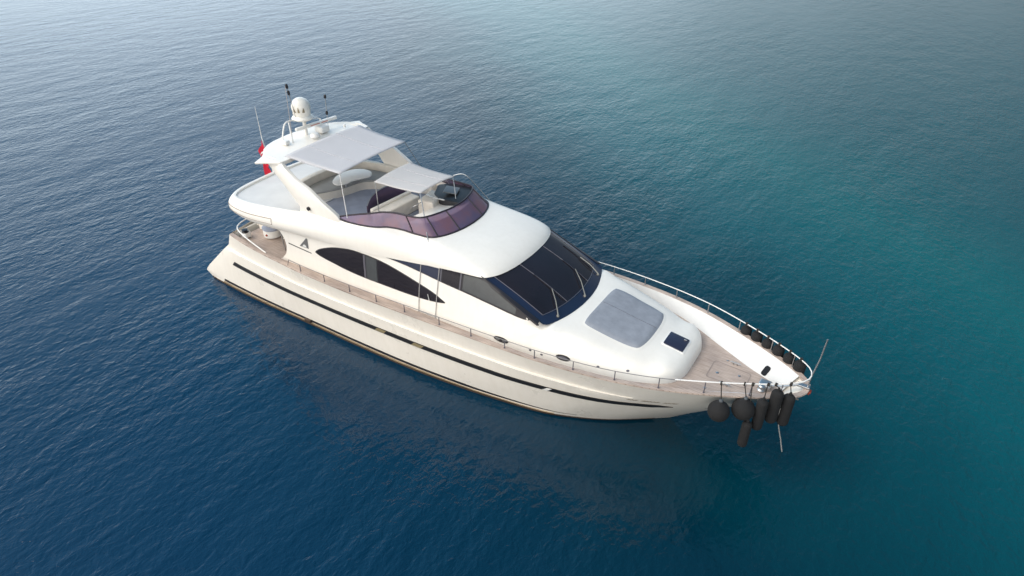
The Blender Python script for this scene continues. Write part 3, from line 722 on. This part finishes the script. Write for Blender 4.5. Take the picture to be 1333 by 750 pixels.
# recessed rubber line on the aft quarters
for s in (-1, 1):
    mb = MB(); pts = []
    for i, p in enumerate(rows): pass
    sel = [i for i in range(K) if 2.52 < Mc[i].x < 5.2]
    def shellp(i, t, off):
        a, b, c = Lc[i], Mc[i], Uc[i]; cc = b*2-(a+c)*.5; q = a*(1-t)**2+cc*2*t*(1-t)+c*t*t
        n = Vector((0, -1, 0)) if Mc[i].x > 2.9 else Vector((-.6, -.8, 0)); q = q+n*off; return Vector((q.x, q.y*(-s), q.z))
    mb.tube([shellp(i, .62, .002) for i in sel], .014, 6)
    mb.tube([shellp(i, .34, .002) for i in sel], .010, 6)
    q = sel[-1]; mb.tube([shellp(q, t, .004) for t in (.62, .5, .34)], .012, 6)
    mb.build('rub_line', mat('taupe_line', (.28, .23, .19), .6), Y)

# fly windscreen: tinted panels leaning aft
def ulin(x):                                    # index on the starboard coaming
    return min(range(K), key=lambda i: abs(Uc[i].x-x))
FB = [Vector(p) for p in [(8.05, -2.20, 4.96), (8.6, -2.25, 4.975), (9.2, -2.17, 4.98), (9.65, -2.03, 4.985), (10.0, -1.82, 4.99), (10.5, -1.71, 4.99), (11.1, -1.69, 4.99), (11.6, -1.62, 4.99), (11.88, -1.32, 4.99), (12.05, -.9, 4.99), (12.15, -.45, 4.99), (12.18, 0, 4.99)]]
FT = [Vector(p) for p in [(8.02, -2.19, 4.99), (8.45, -2.10, 5.13), (8.95, -2.0, 5.27), (9.35, -1.88, 5.36), (9.7, -1.70, 5.42), (10.15, -1.58, 5.46), (10.7, -1.54, 5.48), (11.1, -1.46, 5.50), (11.3, -1.2, 5.51), (11.45, -.82, 5.52), (11.55, -.42, 5.52), (11.58, 0, 5.52)]]
FBc = both(cr(FB, 8)); FTc = both(cr(FT, 8))
mb = MB(); mb.grid([[b.lerp(t, k/6)+Vector((.004*math.sin(math.pi*k/6), 0, .0)) for k in range(7)] for b, t in zip(FBc, FTc)])
fw = mb.build('fly_windscreen', PLUM, Y, smooth=60)
mb = MB(); mb.tube(FBc, .034, 8); mb.tube(FTc, .030, 8)
nb = len(FBc)
for fr in (0.0, .262, .352, .435, .565, .648, .738, 1.0):
    i = min(nb-1, int(fr*(nb-1))); mb.tube([FBc[i], FBc[i].lerp(FTc[i], .5)+Vector((.006, 0, .0)), FTc[i]], .026, 6)
mb.build('screen_frame', mat('screen_frame', (.022, .014, .022), .45), fw)

# fly furniture (all bolted down)
fr_edge = [(5.42, -1.3), (5.75, -.75), (6.05, -.2), (6.2, .35), (6.35, .85), (6.8, 1.2), (7.5, 1.32)]
bk_edge = [(7.5, 1.95), (6.4, 1.98), (5.5, 1.75), (5.05, 1.1), (4.92, 0), (4.95, -.7), (5.1, -1.35)]
fe = [(p.x, p.y) for p in cr([(a, b, 0) for a, b in fr_edge], 5)]; be = [(p.x, p.y) for p in cr([(a, b, 0) for a, b in bk_edge], 5)]
mb = MB(); mb.prism(fe+be, FLZ, 4.72); sb = mb.build('settee', CREAM, Y, smooth=30)
mb = MB(); mb.prism([(x-.02, y) for x, y in fe]+[(x+.05, y-.03) for x, y in be], 4.715, 4.80); mb.build('settee_cushion', GREYC, sb, bevel=.03)
bo = cr([(7.6, 2.10, 0), (6.4, 2.14, 0), (5.35, 1.95, 0), (4.8, 1.2, 0), (4.68, 0, 0), (4.72, -.7, 0), (4.85, -1.42, 0)], 5)
mb = MB(); mb.prism([(p.x+.03, p.y-.0) for p in resample([(a, b, 0) for a, b in be], 31)]+[(p.x, p.y) for p in resample(bo, 31)[::-1]], 4.70, 5.08); mb.build('settee_back', CREAM, sb, bevel=.04)
# kidney table
tb = [(p.x, p.y) for p in cr([(5.92, -.28, 0), (5.72, .1, 0), (5.66, .55, 0), (5.82, 1.0, 0), (6.15, 1.2, 0), (6.55, 1.15, 0), (6.78, .85, 0), (6.66, .52, 0), (6.52, .2, 0), (6.5, -.15, 0), (6.32, -.42, 0), (6.1, -.42, 0)], 5, closed=True)]
mb = MB(); mb.prism(tb, 5.06, 5.11); tbl = mb.build('fly_table', WHITEP, Y, bevel=.015)
for q_ in (.1, .75):
    mb = MB(); mb.tube([(6.2, q_, 4.78), (6.2, q_, 5.07)], .05, 10); mb.build('table_leg', STEEL, tbl)
# helm bench with plum screen behind it
bench = rbox('helm_bench', (8.95, -.20, 4.68), (.50, 1.95, .50), CREAM, Y, rz=R(-4), bev=.06)
rbox('bench_back', (8.70, -.18, 4.86), (.16, 1.95, .30), CREAM, bench, rz=R(-4), bev=.05)
ar = cr([(8.32, -1.05, 0), (8.12, -.55, 0), (8.05, .1, 0), (8.15, .7, 0), (8.42, 1.1, 0)], 6)
mb = MB(); nA = len(ar)
mb.grid([[p+Vector((0, 0, FLZ)) for p in ar], [Vector((p.x+.03, p.y, 4.97+.24*math.sin(math.pi*(i+2)/(nA+3)))) for i, p in enumerate(ar)]])
plum = mb.build('wind_baffle', PLUMSOLID, Y, solid=.02)
mb = MB(); mb.tube([Vector((p.x+.03, p.y, 4.97+.24*math.sin(math.pi*(i+2)/(nA+3)))) for i, p in enumerate(ar)], .02, 6); mb.build('baffle_rail', STEEL, plum)
rbox('passenger_seat', (9.55, -.95, 4.62), (.55, .75, .34), GREYC, Y, bev=.06)
# console across the front of the fly, white, with the dark instrument hood to port
cq = [(10.15, -1.42), (11.1, -1.36), (11.5, -.9), (11.65, 0), (11.5, .9), (11.1, 1.4), (10.3, 1.5), (10.3, .7), (10.45, -.2)]
mb = MB(); mb.prism(rounded(cq, .18), FLZ, lambda x, y: 5.06+.24*min(1, max(0, (x-10.1)/1.5))); con = mb.build('helm_console', GELW, Y, bevel=.03)
rbox('console_pod', (10.15, .35, 5.0), (.62, .95, .62), CREAM, con, rz=R(8), bev=.08)
hq = [(10.1, .50), (10.75, .20), (11.45, .35), (11.42, 1.1), (11.1, 1.52), (10.1, 1.66), (9.8, 1.2)]
mb = MB(); mb.prism(rounded(hq, .12), 5.0, lambda x, y: 5.34+.08*(1-abs((y-1.1)/.8))+.05*math.sin(x*3)); hood = mb.build('instrument_hood', DASH, Y, bevel=.04)
rbox('hood_flap', (10.65, .85, 5.475), (.5, .55, .03), mat('hood_grey', (.12, .125, .13), .35), hood, rz=.4, ry=.1)
mb = MB(); mb.tube([(10.05, .2, 5.40), (10.5, .02, 5.46), (10.95, .05, 5.48)], .025, 6); mb.build('grab_bar', STEEL, con)
# steering wheel
mb = MB(); c = Vector((10.0, -.30, 5.2)); ax = Vector((-.6, 0, .8)).normalized(); u_ = Vector((0, 1, 0)); v_ = ax.cross(u_)
mb.tube([c+(u_*math.cos(t)+v_*math.sin(t))*.2 for t in np.linspace(0, 2*math.pi, 25)], .016, 6)
for t in (0.5, 2.6, 4.7): mb.tube([c, c+(u_*math.cos(t)+v_*math.sin(t))*.2], .012, 5)
mb.build('steering_wheel', STEEL, con)
mb = MB(); mb.lathe([(.16, 0), (.19, .04), (.16, .08), (.05, .09)], (10.4, -1.15, 5.08), 18); mb.build('drink_holder', RUST, con)
for s in (1,):     # port side lockers under the coaming
    rbox('side_locker', (8.2, 1.95, 4.62), (1.6, .3, .4), CREAM, Y, bev=.05)

# ------------------------------------------------------------------ radar arch
A = rbox('arch_spine', (4.75, 0, 6.44), (.9, 3.0, .02), GELW, None, bev=.005)
bpy.data.objects.remove(A)
aft = [(3.70, 0), (3.74, .5), (3.82, 1.0), (3.98, 1.4), (4.22, 1.75), (4.5, 2.0), (4.66, 2.2), (4.76, 2.62)]
fwd = [(5.12, 2.42), (5.62, 2.22), (5.72, 1.9), (5.66, 1.2), (5.62, 0)]
pl = [(x, -y) for x, y in fwd[::-1]]+[(x, -y) for x, y in aft[::-1]]+aft[1:]+fwd[:-1]
mb = MB()
def az(x, y): return 6.50-.05*(abs(y)/2.6)**2-.10*max(0, 4.2-x)-.10*max(0, abs(y)-2.0)
mb.prism(pl, lambda x, y: az(x, y)-.14+(.06 if abs(y) > 2.4 else 0), az)
arch = mb.build('radar_arch', GELW, Y, bevel=.03, bseg=3)
for s in (-1, 1):
    mb = MB()
    #            x aft, x fwd, y outer, z
    secs = [(6.25, 8.30, 2.26, 4.72), (6.32, 8.12, 2.29, 4.98), (6.05, 7.55, 2.31, 5.3), (5.72, 6.95, 2.30, 5.65), (5.30, 6.30, 2.28, 6.0), (4.90, 5.78, 2.22, 6.3), (4.70, 5.60, 2.18, 6.44)]
    rows = []
    for xa, xf, y, z in secs:
        th = .13; zf = z+(.12 if z < 6 else 0)
        rows.append([(xa, s*y, z), (xa+.12, s*(y+.05), z), (xf-.12, s*(y+.04), zf), (xf, s*y, zf), (xf-.03, s*(y-th), zf), (xa+.03, s*(y-th), z)])
    mb.grid(rows, closed=True); mb.build('arch_leg', GELW, arch, smooth=50)
    mb = MB(); mb.tube([(6.85, s*2.30, 5.06), (6.85, s*2.40, 5.06)], .07, 12); mb.build('leg_lamp', FRAME, arch)
# radar mast: satellite dome, bar and tubes
mb = MB(); mb.lathe([(.05, 0), (.07, .0), (.07, .62)], (4.3, .22, 6.45), 12); mast = mb.build('dome_mast', WHITEP, arch)
mb = MB(); prof = [(.20, 7.02), (.36, 7.06), (.405, 7.12), (.37, 7.17), (.31, 7.22), (.335, 7.32)]
for k in range(0, 15): t = -.35+k/14*(math.pi/2+.35); prof.append((.352*math.cos(t)+.001, 7.52+.352*math.sin(t)))
mb.lathe(prof, (4.3, .18, 0), 32); dome = mb.build('satellite_dome', mat('dome_white', (.84, .80, .72), .22, coat=.4, noise=.08, nscale=5), arch, smooth=60)
DOMEREFL = mat('dome_reflection', (.30, .24, .15), .35, noise=.35, nscale=7)  # brown reflections on the lower dome, painted as thin curved patches
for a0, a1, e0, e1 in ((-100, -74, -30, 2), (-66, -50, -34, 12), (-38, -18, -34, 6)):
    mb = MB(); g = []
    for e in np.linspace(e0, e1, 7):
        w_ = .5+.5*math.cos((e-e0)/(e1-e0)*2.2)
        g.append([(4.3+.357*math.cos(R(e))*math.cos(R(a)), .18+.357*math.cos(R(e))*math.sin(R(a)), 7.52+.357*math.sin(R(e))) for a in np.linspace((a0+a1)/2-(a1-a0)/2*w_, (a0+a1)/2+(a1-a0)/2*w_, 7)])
    mb.grid(g); mb.build('dome_reflection', DOMEREFL, dome)
# open array radar: long bar on a pedestal
rb = rbox('radar_pedestal', (4.62, .75, 6.58), (.42, .42, .26), WHITEP, arch, bev=.08, seg=4)
rbox('radar_bar', (4.5, .62, 6.80), (.14, 1.9, .12), WHITEP, rb, bev=.05, rz=R(-6))
for k in range(2):
    mb = MB(); y0, y1 = (.30, .72) if k == 0 else (.80, 1.10)
    pts = [(4.573, y0, 6.78), (4.573, y1, 6.78), (4.573, y1, 6.822), (4.573, y0, 6.822)]
    mb.add([Matrix.Rotation(R(-6), 3, 'Z') @ (Vector(p)-Vector((4.5, .62, 6.8)))+Vector((4.5, .62, 6.8)) for p in pts], [(0, 1, 2, 3)])
    mb.build('bar_lettering', mat('faded_red', (.62, .28, .25), .6), rb, smooth=0)
mb = MB(); h1 = cr([(4.3, -.95, 6.45), (4.28, -.82, 6.8), (4.26, -.66, 7.08), (4.25, -.45, 7.14), (4.24, -.1, 7.08), (4.25, .1, 7.0)], 5)
mb.tube(h1, .028, 8); mb.tube([(4.5, -.62, 6.45), (4.42, -.58, 6.75), (4.3, -.5, 7.12)], .025, 8)
mb.tube([(4.25, 1.0, 6.5), (4.25, 1.05, 6.82), (4.28, .85, 6.92), (4.3, .4, 6.95)], .022, 8)
mb.build('mast_hoop', WHITEP, arch)
rbox('horn', (4.45, -.95, 6.53), (.34, .22, .16), WHITEP, arch, bev=.05)
mb = MB(); mb.lathe([(.18, 0), (.18, .05), (.14, .12), (.04, .16)], (4.85, .15, 6.5), 20); mb.build('gps_dome', WHITEP, arch)
for (x, y, z0, zt, lean) in ((4.3, -.12, 7.1, 8.45, -.18), (4.3, 1.36, 6.5, 7.68, .06)):
    mb = MB(); mb.tube([(x, y, z0), (x, y+lean, zt)], .014, 6); an = mb.build('antenna', STEEL, arch)
    for f in ((.80, .98) if lean < 0 else (.42, .95)):
        mb = MB(); a = Vector((x, y, z0)).lerp(Vector((x, y+lean, zt)), f-.09); b = Vector((x, y, z0)).lerp(Vector((x, y+lean, zt)), f+.04)
        mb.tube([a, a.lerp(b, .2), a.lerp(b, .8), b], [.03, .05, .05, .03], 8); mb.build('antenna_coil', FRAME, an)
mb = MB(); mb.tube([(4.3, -.45, 6.5), (4.3, -.36, 8.4)], .008, 5); mb.build('whip_antenna', mat('whip', (.5, .42, .36), .5), arch)
mb = MB(); mb.tube([(5.05, 1.5, 6.5), (5.05, 1.5, 6.62)], .05, 10); mb.build('anchor_lamp', WHITEP, arch)

SEAMC = mat('seam_cloth', (.47, .46, .48), .8)
# awnings
def awning(name, q, z, m, sag, rods, rise=0):
    """q: corners aft-stbd, aft-port, fwd-port, fwd-stbd"""
    n = 18; a, b, c, d = [Vector((*p, z+(rise if k_ < 2 else 0))) for k_, p in enumerate(q)]; rows = []
    for i in range(n+1):
        s = i/n; row = []
        for j in range(n+1):
            t = j/n; p = a.lerp(d, s).lerp(b.lerp(c, s), t); mid = Vector(((a+b+c+d)/4))
            pull = .05*((2*s-1)**2-1)*0; e = 1-.018*(1-(2*s-1)**2)*abs(2*t-1)**3
            p = Vector((p.x, mid.y+(p.y-mid.y)*e, p.z)); p.z += -sag*math.sin(math.pi*s)*1.0+sag*1.6*math.sin(math.pi*t); row.append(p)
        rows.append(row)
    mb = MB(); mb.grid(rows); o = mb.build(name, m, Y, solid=.02, smooth=60)
    for t in (.33, .67):
        k = int(t*n); mbs = MB(); mbs.tube([rows[i][k]+Vector((0, 0, .004)) for i in range(n+1)], .008, 5); mbs.build('seam', SEAMC, o)
    if rods:
        mb = MB()
        for r in rods:
            mb = MB(); mb.tube(cr(r, 5) if len(r) > 2 else r, .016, 6); mb.build('awning_pole', STEEL, o)
    return o
awning('aft_awning', [(5.62, -1.98), (5.55, 1.80), (8.0, 1.66), (8.10, -1.86)], 6.47, AWN, .03,
       [[(8.06, -1.83, 6.46), (8.5, -2.17, 4.98)], [(7.97, 1.62, 6.46), (8.5, 2.17, 4.98)]], rise=.13)
awning('bimini', [(8.78, -1.0), (8.72, 1.02), (10.80, .88), (10.68, -.86)], 6.03, AWNW, .035,
       [[(8.8, -.98, 6.02), (8.95, -1.1, FLZ)], [(8.75, .98, 6.02), (8.95, 1.1, FLZ)],
        [(10.66, -.85, 6.02), (11.1, -1.25, 5.5), (11.72, -1.86, 4.80)], [(10.76, .82, 6.02), (11.0, .60, 5.6), (11.2, .35, 5.02)],
        [(10.76, .86, 6.05), (11.05, 1.0, 6.12), (11.3, 1.15, 5.9), (11.72, 1.7, 4.98)]])
mb = MB()

# ------------------------------------------------------------------ rails
def rail_curve(side):
    pts = []
    for i in range(NU):
        x = shp[i].x
        if x < 5.6: continue
        h = float(pchip([5, 12, 18, 21, 23.5], [.28, .30, .32, .40, .46], x)); q = inward(i, .05); pts.append(Vector((q.x, side*q.y, q.z+h)))
    return pts
def rail_at(side, x):
    c = rail_curve(side); return min(c, key=lambda p: abs(p.x-x))
STAX = [6.45, 7.71, 8.95, 10.2, 11.43, 12.69, 13.92, 15.17, 16.37, 17.59, 18.79, 19.96, 21.05, 22.08, 22.95]
for side in (-1, 1):
    c = rail_curve(side)
    if side == 1: c = [p for p in c if p.x > 7]
    c = [p for p in c if abs(p.y) > .0 or p.x < 23.47]
    mb = MB(); mb.tube([(c[0].x-.12, c[0].y, c[0].z-.28)]+c, .011 if side == -1 else .016, 8); hr = mb.build('hand_rail', WHITEP if side == 1 else RAILG, Y)
    if side == -1:
        fc = [p+Vector((0, 0, .006)) for p in c if p.x > 20.2]; mb = MB(); mb.tube(fc, .02, 8); mb.build('rail_cover', WHITEP, hr)
    for x in STAX:
        if side == 1 and x < 8: continue
        i = min(range(NU), key=lambda k: abs(shp[k].x-x)); q = inward(i, .05); t = rail_at(side, shp[i].x)
        mb = MB(); mb.tube([(q.x, side*q.y, q.z), (t.x, t.y, t.z)], .015, 6); mb.tube([(q.x, side*q.y, q.z+.01), (q.x, side*q.y, q.z+.03)], .03, 8); mb.build('stanchion', GREYFR if side == -1 else STEEL, hr)
mb = MB(); mb.tube([(23.42, 0, 2.98), (23.44, 0, 3.44), (23.50, .03, 4.0), (23.52, .05, 4.70)], .022, 8); mb.build('jackstaff', STEEL, Y)
# aft rail round the cockpit
mb = MB(); ar = cr([(4.3, -2.66, 2.64), (3.6, -2.62, 2.80), (2.9, -2.5, 2.90), (2.3, -2.3, 2.95), (2.02, -1.9, 2.97), (1.95, -1.2, 2.98), (1.95, 0, 2.98), (1.95, 1.2, 2.98), (2.02, 1.9, 2.97), (2.3, 2.3, 2.95), (2.9, 2.5, 2.9), (3.6, 2.62, 2.80), (4.3, 2.66, 2.64)], 6)
mb.tube(ar, .026, 8)
mb.build('stern_rail', WHITEP, Y)
for x, y in ((2.3, -2.28), (1.96, -1.1), (1.96, .2), (1.96, 1.3), (3.1, -2.53)):
    mb = MB(); mb.tube([(x, y, 2.5), (x, y, 2.92)], .014, 6); mb.build('stern_stanchion', STEEL, Y)
# coaming along the aft bulwark, winch
rbox('mooring_winch', (2.42, -2.05, 2.62), (.30, .30, .28), WHITEP, Y, bev=.08)
mb = MB(); mb.lathe([(.13, 0), (.14, .02), (.09, .06), (.12, .12), (.02, .14)], (2.45, -2.1, 2.74), 16); mb.build('winch_drum', FRAME, Y)
# aft bulkhead: dark glass doors, ladder, deckhouse wing wall
rbox('saloon_door', (5.43, 0, 3.2), (.03, 3.0, 1.5), GLASS, Y, bev=.01)
for s in (-1, 1):
    mb = MB(); rows = []
    for z in np.linspace(2.42, 3.98, 12):
        t = (z-2.42)/1.56; xe = 5.05-.55*abs(2*t-1)**2.2+.30; rows.append([(xe, s*(wy(5.5, z)-.0), z), (5.55, s*(wy(5.5, z)+.0), z), (5.55, s*(wy(5.5, z)-.16), z), (xe+.03, s*(wy(5.5, z)-.16), z)])
    mb.grid(rows, closed=True); mb.build('wing_wall', GELW, Y)
    mb = MB(); mb.tube([(4.55, s*1.95, 2.46), (4.45, s*1.98, 3.95)], .022, 8); mb.build('overhang_post', STEEL, Y)
for dx in (0, .34):
    mb = MB(); mb.tube([(4.85-dx, -1.35, 2.46), (5.15-dx, -1.35, 3.95)], .02, 6)
    mb.build('ladder_rail', WHITEP, Y)
st = rbox('transom_settee', (2.55, .2, 2.64), (.6, 3.0, .38), CREAM, Y, bev=.07)
rbox('settee_back', (2.22, .2, 2.82), (.14, 3.0, .42), CREAM, st, bev=.05)

# ------------------------------------------------------------------ loose things on board
t = thing('cockpit_table', 'round cream table with grey cushioned top in the aft cockpit', 'table', (3.15, -1.35, 2.46))
mb = MB(); mb.lathe([(.30, 2.46), (.36, 2.50), (.36, 2.78), (.33, 2.80)], (3.15, -1.35, 0), 24); bs = mb.build('base', WHITEP, t)
mb = MB(); mb.lathe([(.36, 2.80), (.38, 2.82), (.38, 2.86), (.34, 2.885), (.02, 2.89)], (3.15, -1.35, 0), 24); mb.build('top', FLOOR, t)
mb = MB(); mb.tube([(3.22, -1.70, 2.64), (3.23, -1.725, 2.64)], .045, 12); mb.build('badge', RUST, bs)
relocate(t)
def chair(x, y, rz, label):
    t = thing('deck_chair', label, 'chair', (x, y, 2.46), 'folding chairs in the aft cockpit'); t.rotation_euler.z = rz
    o = rbox('seat', (0, 0, .42), (.44, .42, .04), CREAM, t, bev=.015); o = rbox('backrest', (-.24, 0, .68), (.03, .42, .30), CREAM, t, bev=.012, ry=-.15)
    for a in (-1, 1):
        mb = MB(); mb.tube([(-.25, a*.22, .86), (-.2, a*.22, .45), (.22, a*.22, 0)], .013, 6); mb.build('leg', WHITEP, t)
        mb = MB(); mb.tube([(.2, a*.2, .42), (-.22, a*.2, 0)], .013, 6); mb.build('leg', WHITEP, t)
    return t
chair(3.9, -1.15, R(200), 'cream folding chair between the round table and the saloon wall')
chair(3.3, -.35, R(250), 'cream folding chair behind the round cockpit table')

# flag on its staff
mb = MB(); mb.tube([(2.16, 0, 4.50), (1.98, 0, 5.35), (1.88, 0, 5.9)], [.022, .02, .018], 8); mb.tube([(1.88, 0, 5.9), (1.86, 0, 7.15)], [.016, .008], 6)
mb.build('flag_staff', WHITEP, Y)
F = thing('flag', 'red flag with white crescent hanging limp at the stern', 'flag', (1.93, 0, 5.75))
def flagp(a, b):
    """a 0..1 along the hoist downwards, b 0..1 towards the fly; the cloth hangs in folds"""
    hoist = Vector((1.90, 0, 5.80)).lerp(Vector((2.08, 0, 4.95)), a)
    drop_ = Vector((hoist.x-.22*b**.8+.10*a, -.06-.16*b, hoist.z-.85*b**1.15-.05*a))
    fold = .07*math.sin(b*9+a*3.0)*min(1, b*3)
    p = drop_+Vector((fold*.6, fold, 0)); p.x = p.x+.18*b*b
    return p
def flagn(a, b):
    e = 1e-3; u1 = flagp(a+e, b)-flagp(a-e, b); v1 = flagp(a, b+e)-flagp(a, b-e); return u1.cross(v1).normalized()
mb = MB(); mb.grid([[flagp(i/20, j/30) for j in range(31)] for i in range(21)]); mb.build('cloth', RED, F, smooth=60)
for sg in (1, -1):
    mb = MB(); cres = []
    co = (.5, .34); ro = .25; ri = .20
    oo = [(co[0]+ro*math.sin(t), co[1]-ro*math.cos(t)*.67) for t in np.linspace(-2.35, 2.35, 25)]
    ci = (.5, .375); ii = [(ci[0]+ri*math.sin(t), ci[1]-ri*math.cos(t)*.67) for t in np.linspace(-2.55, 2.55, 25)]
    g = [[flagp(*p)+flagn(*p)*.004*sg for p in oo], [flagp(*p)+flagn(*p)*.004*sg for p in ii]]
    mb.grid(g); mb.build('crescent', FWHITE, F)
    mb = MB(); sc = (.5, .60); pts = []
    for k in range(10):
        r_ = .125 if k % 2 == 0 else .048; t = 2*math.pi*k/10; pts.append((sc[0]+r_*math.sin(t), sc[1]-r_*math.cos(t)*.67))
    vs = [flagp(*sc)+flagn(*sc)*.005*sg]+[flagp(*p)+flagn(*p)*.005*sg for p in pts]
    mb.add(vs, [(0, 1+k, 1+(k+1) % 10) for k in range(10)]); mb.build('star', FWHITE, F)
relocate(F)

# fenders
def cyl_fender(x, y, zc, L, r, rail, label, group, tilt=(0, 0)):
    f = thing('fender', label, 'fender', (x, y, zc), group)
    prof = []
    for k in range(7): t = math.pi/2*k/6; prof.append((max(.02, r*math.sin(t)), -L/2+r*.8*(1-math.cos(t))))
    for k in range(7): t = math.pi/2*k/6; prof.append((max(.02, r*math.cos(t)), L/2-r*.8*(1-math.sin(t))))
    mb = MB(); mb.lathe(prof, (0, 0, 0), 18); b = mb.build('body', FENDER, f, smooth=60)
    mb = MB(); mb.lathe([(.03, L/2-.02), (.045, L/2+.03), (.03, L/2+.08), (.012, L/2+.10)], (0, 0, 0), 10); mb.build('eye', FENDER, f)
    rl = Vector(rail)-Vector((x, y, zc)); mb = MB(); mb.tube([(0, 0, L/2+.06), rl*.5+Vector((0, 0, (L/2+.06)*.5)), rl], .014, 6)
    mb.tube([rl+Vector((0, .04*math.cos(t), .04*math.sin(t))) for t in np.linspace(0, 2*math.pi, 11)], .02, 6)
    mb.tube([rl+Vector((.035, .04*math.cos(t), .04*math.sin(t))) for t in np.linspace(0, 2*math.pi, 11)], .018, 6)
    mb.build('rope', ROPE, f); return f
def ball_fender(x, y, zc, r, rail, label, group):
    f = thing('fender', label, 'fender', (x, y, zc), group)
    prof = []
    for k in range(17):
        t = -math.pi/2+math.pi*k/16; rr_ = r*math.cos(t); z = r*math.sin(t)*1.02
        if t > .8: z += r*.22*((t-.8)/.77)**2
        prof.append((max(rr_, .03), z))
    mb = MB(); mb.lathe(prof, (0, 0, 0), 28); mb.build('body', FENDER, f, smooth=60)
    mb = MB(); mb.lathe([(.05, r*1.15), (.06, r*1.25), (.035, r*1.4)], (0, 0, 0), 10); mb.build('eye', mat('fender_eye', (.07, .08, .09), .6), f)
    rl = Vector(rail)-Vector((x, y, zc)); mb = MB(); mb.tube([(0, 0, r*1.3), rl], .016, 6)
    mb.tube([rl+Vector((0, .045*math.cos(t), .045*math.sin(t))) for t in np.linspace(0, 2*math.pi, 11)], .022, 6)
    mb.build('rope', ROPE, f); return f
G1 = 'fenders hanging over the near side of the bow'
rl = lambda x: rail_at(-1, x)
ball_fender(21.55, -1.78, 2.60, .30, rl(21.5), 'round black fender furthest from the bow tip', G1)
ball_fender(22.10, -1.36, 2.62, .315, rl(22.0), 'larger round black fender between the other ball and the long fenders', G1)
cyl_fender(22.32, -1.50, 1.90, .92, .135, rl(22.15), 'thin black fender hanging lowest, beneath the larger ball fender', G1)
cyl_fender(22.53, -1.22, 2.52, 1.08, .15, rl(22.45), 'long black fender right beside the larger ball fender', G1)
cyl_fender(22.80, -.92, 2.72, 1.16, .165, rl(22.68), 'long black fender in the middle of the three long ones', G1)
cyl_fender(23.10, -.74, 2.60, 1.10, .16, rl(22.95), 'long black fender nearest to the bow tip', G1)
G2 = 'fenders hanging over the far side of the bow'
for i, x in enumerate((21.25, 21.60, 21.93, 22.27, 22.62, 22.95)):
    p = rail_at(1, x); cyl_fender(p.x+.03, p.y+.13, p.z-.71+.03*(i % 2), 1.08, .17, (p.x, p.y, p.z),
        ['black fender over the far rail, furthest from the bow tip', 'black fender over the far rail, second from the aft end of the row', 'black fender over the far rail, third from the aft end of the row', 'black fender over the far rail, third back from the bow tip', 'black fender over the far rail, second back from the bow tip', 'black fender over the far rail, closest to the bow tip'][i], G2)

# mooring rope from the bow down into the water
L_ = thing('mooring_rope', 'pale mooring rope running from the bow down into the water', 'rope', (23.0, -.6, 2.6))
mb = MB(); mb.tube([Vector(p)-Vector((23.0, -.6, 2.6)) for p in cr([(22.7, -.30, 2.9), (22.95, -.72, 3.0), (22.98, -.82, 2.4), (23.05, -.58, 1.8), (23.18, -.05, .9), (23.31, .44, 0.0), (23.38, .75, -.5)], 6)], .016, 6)
mb.build('strand', WROPE, L_)
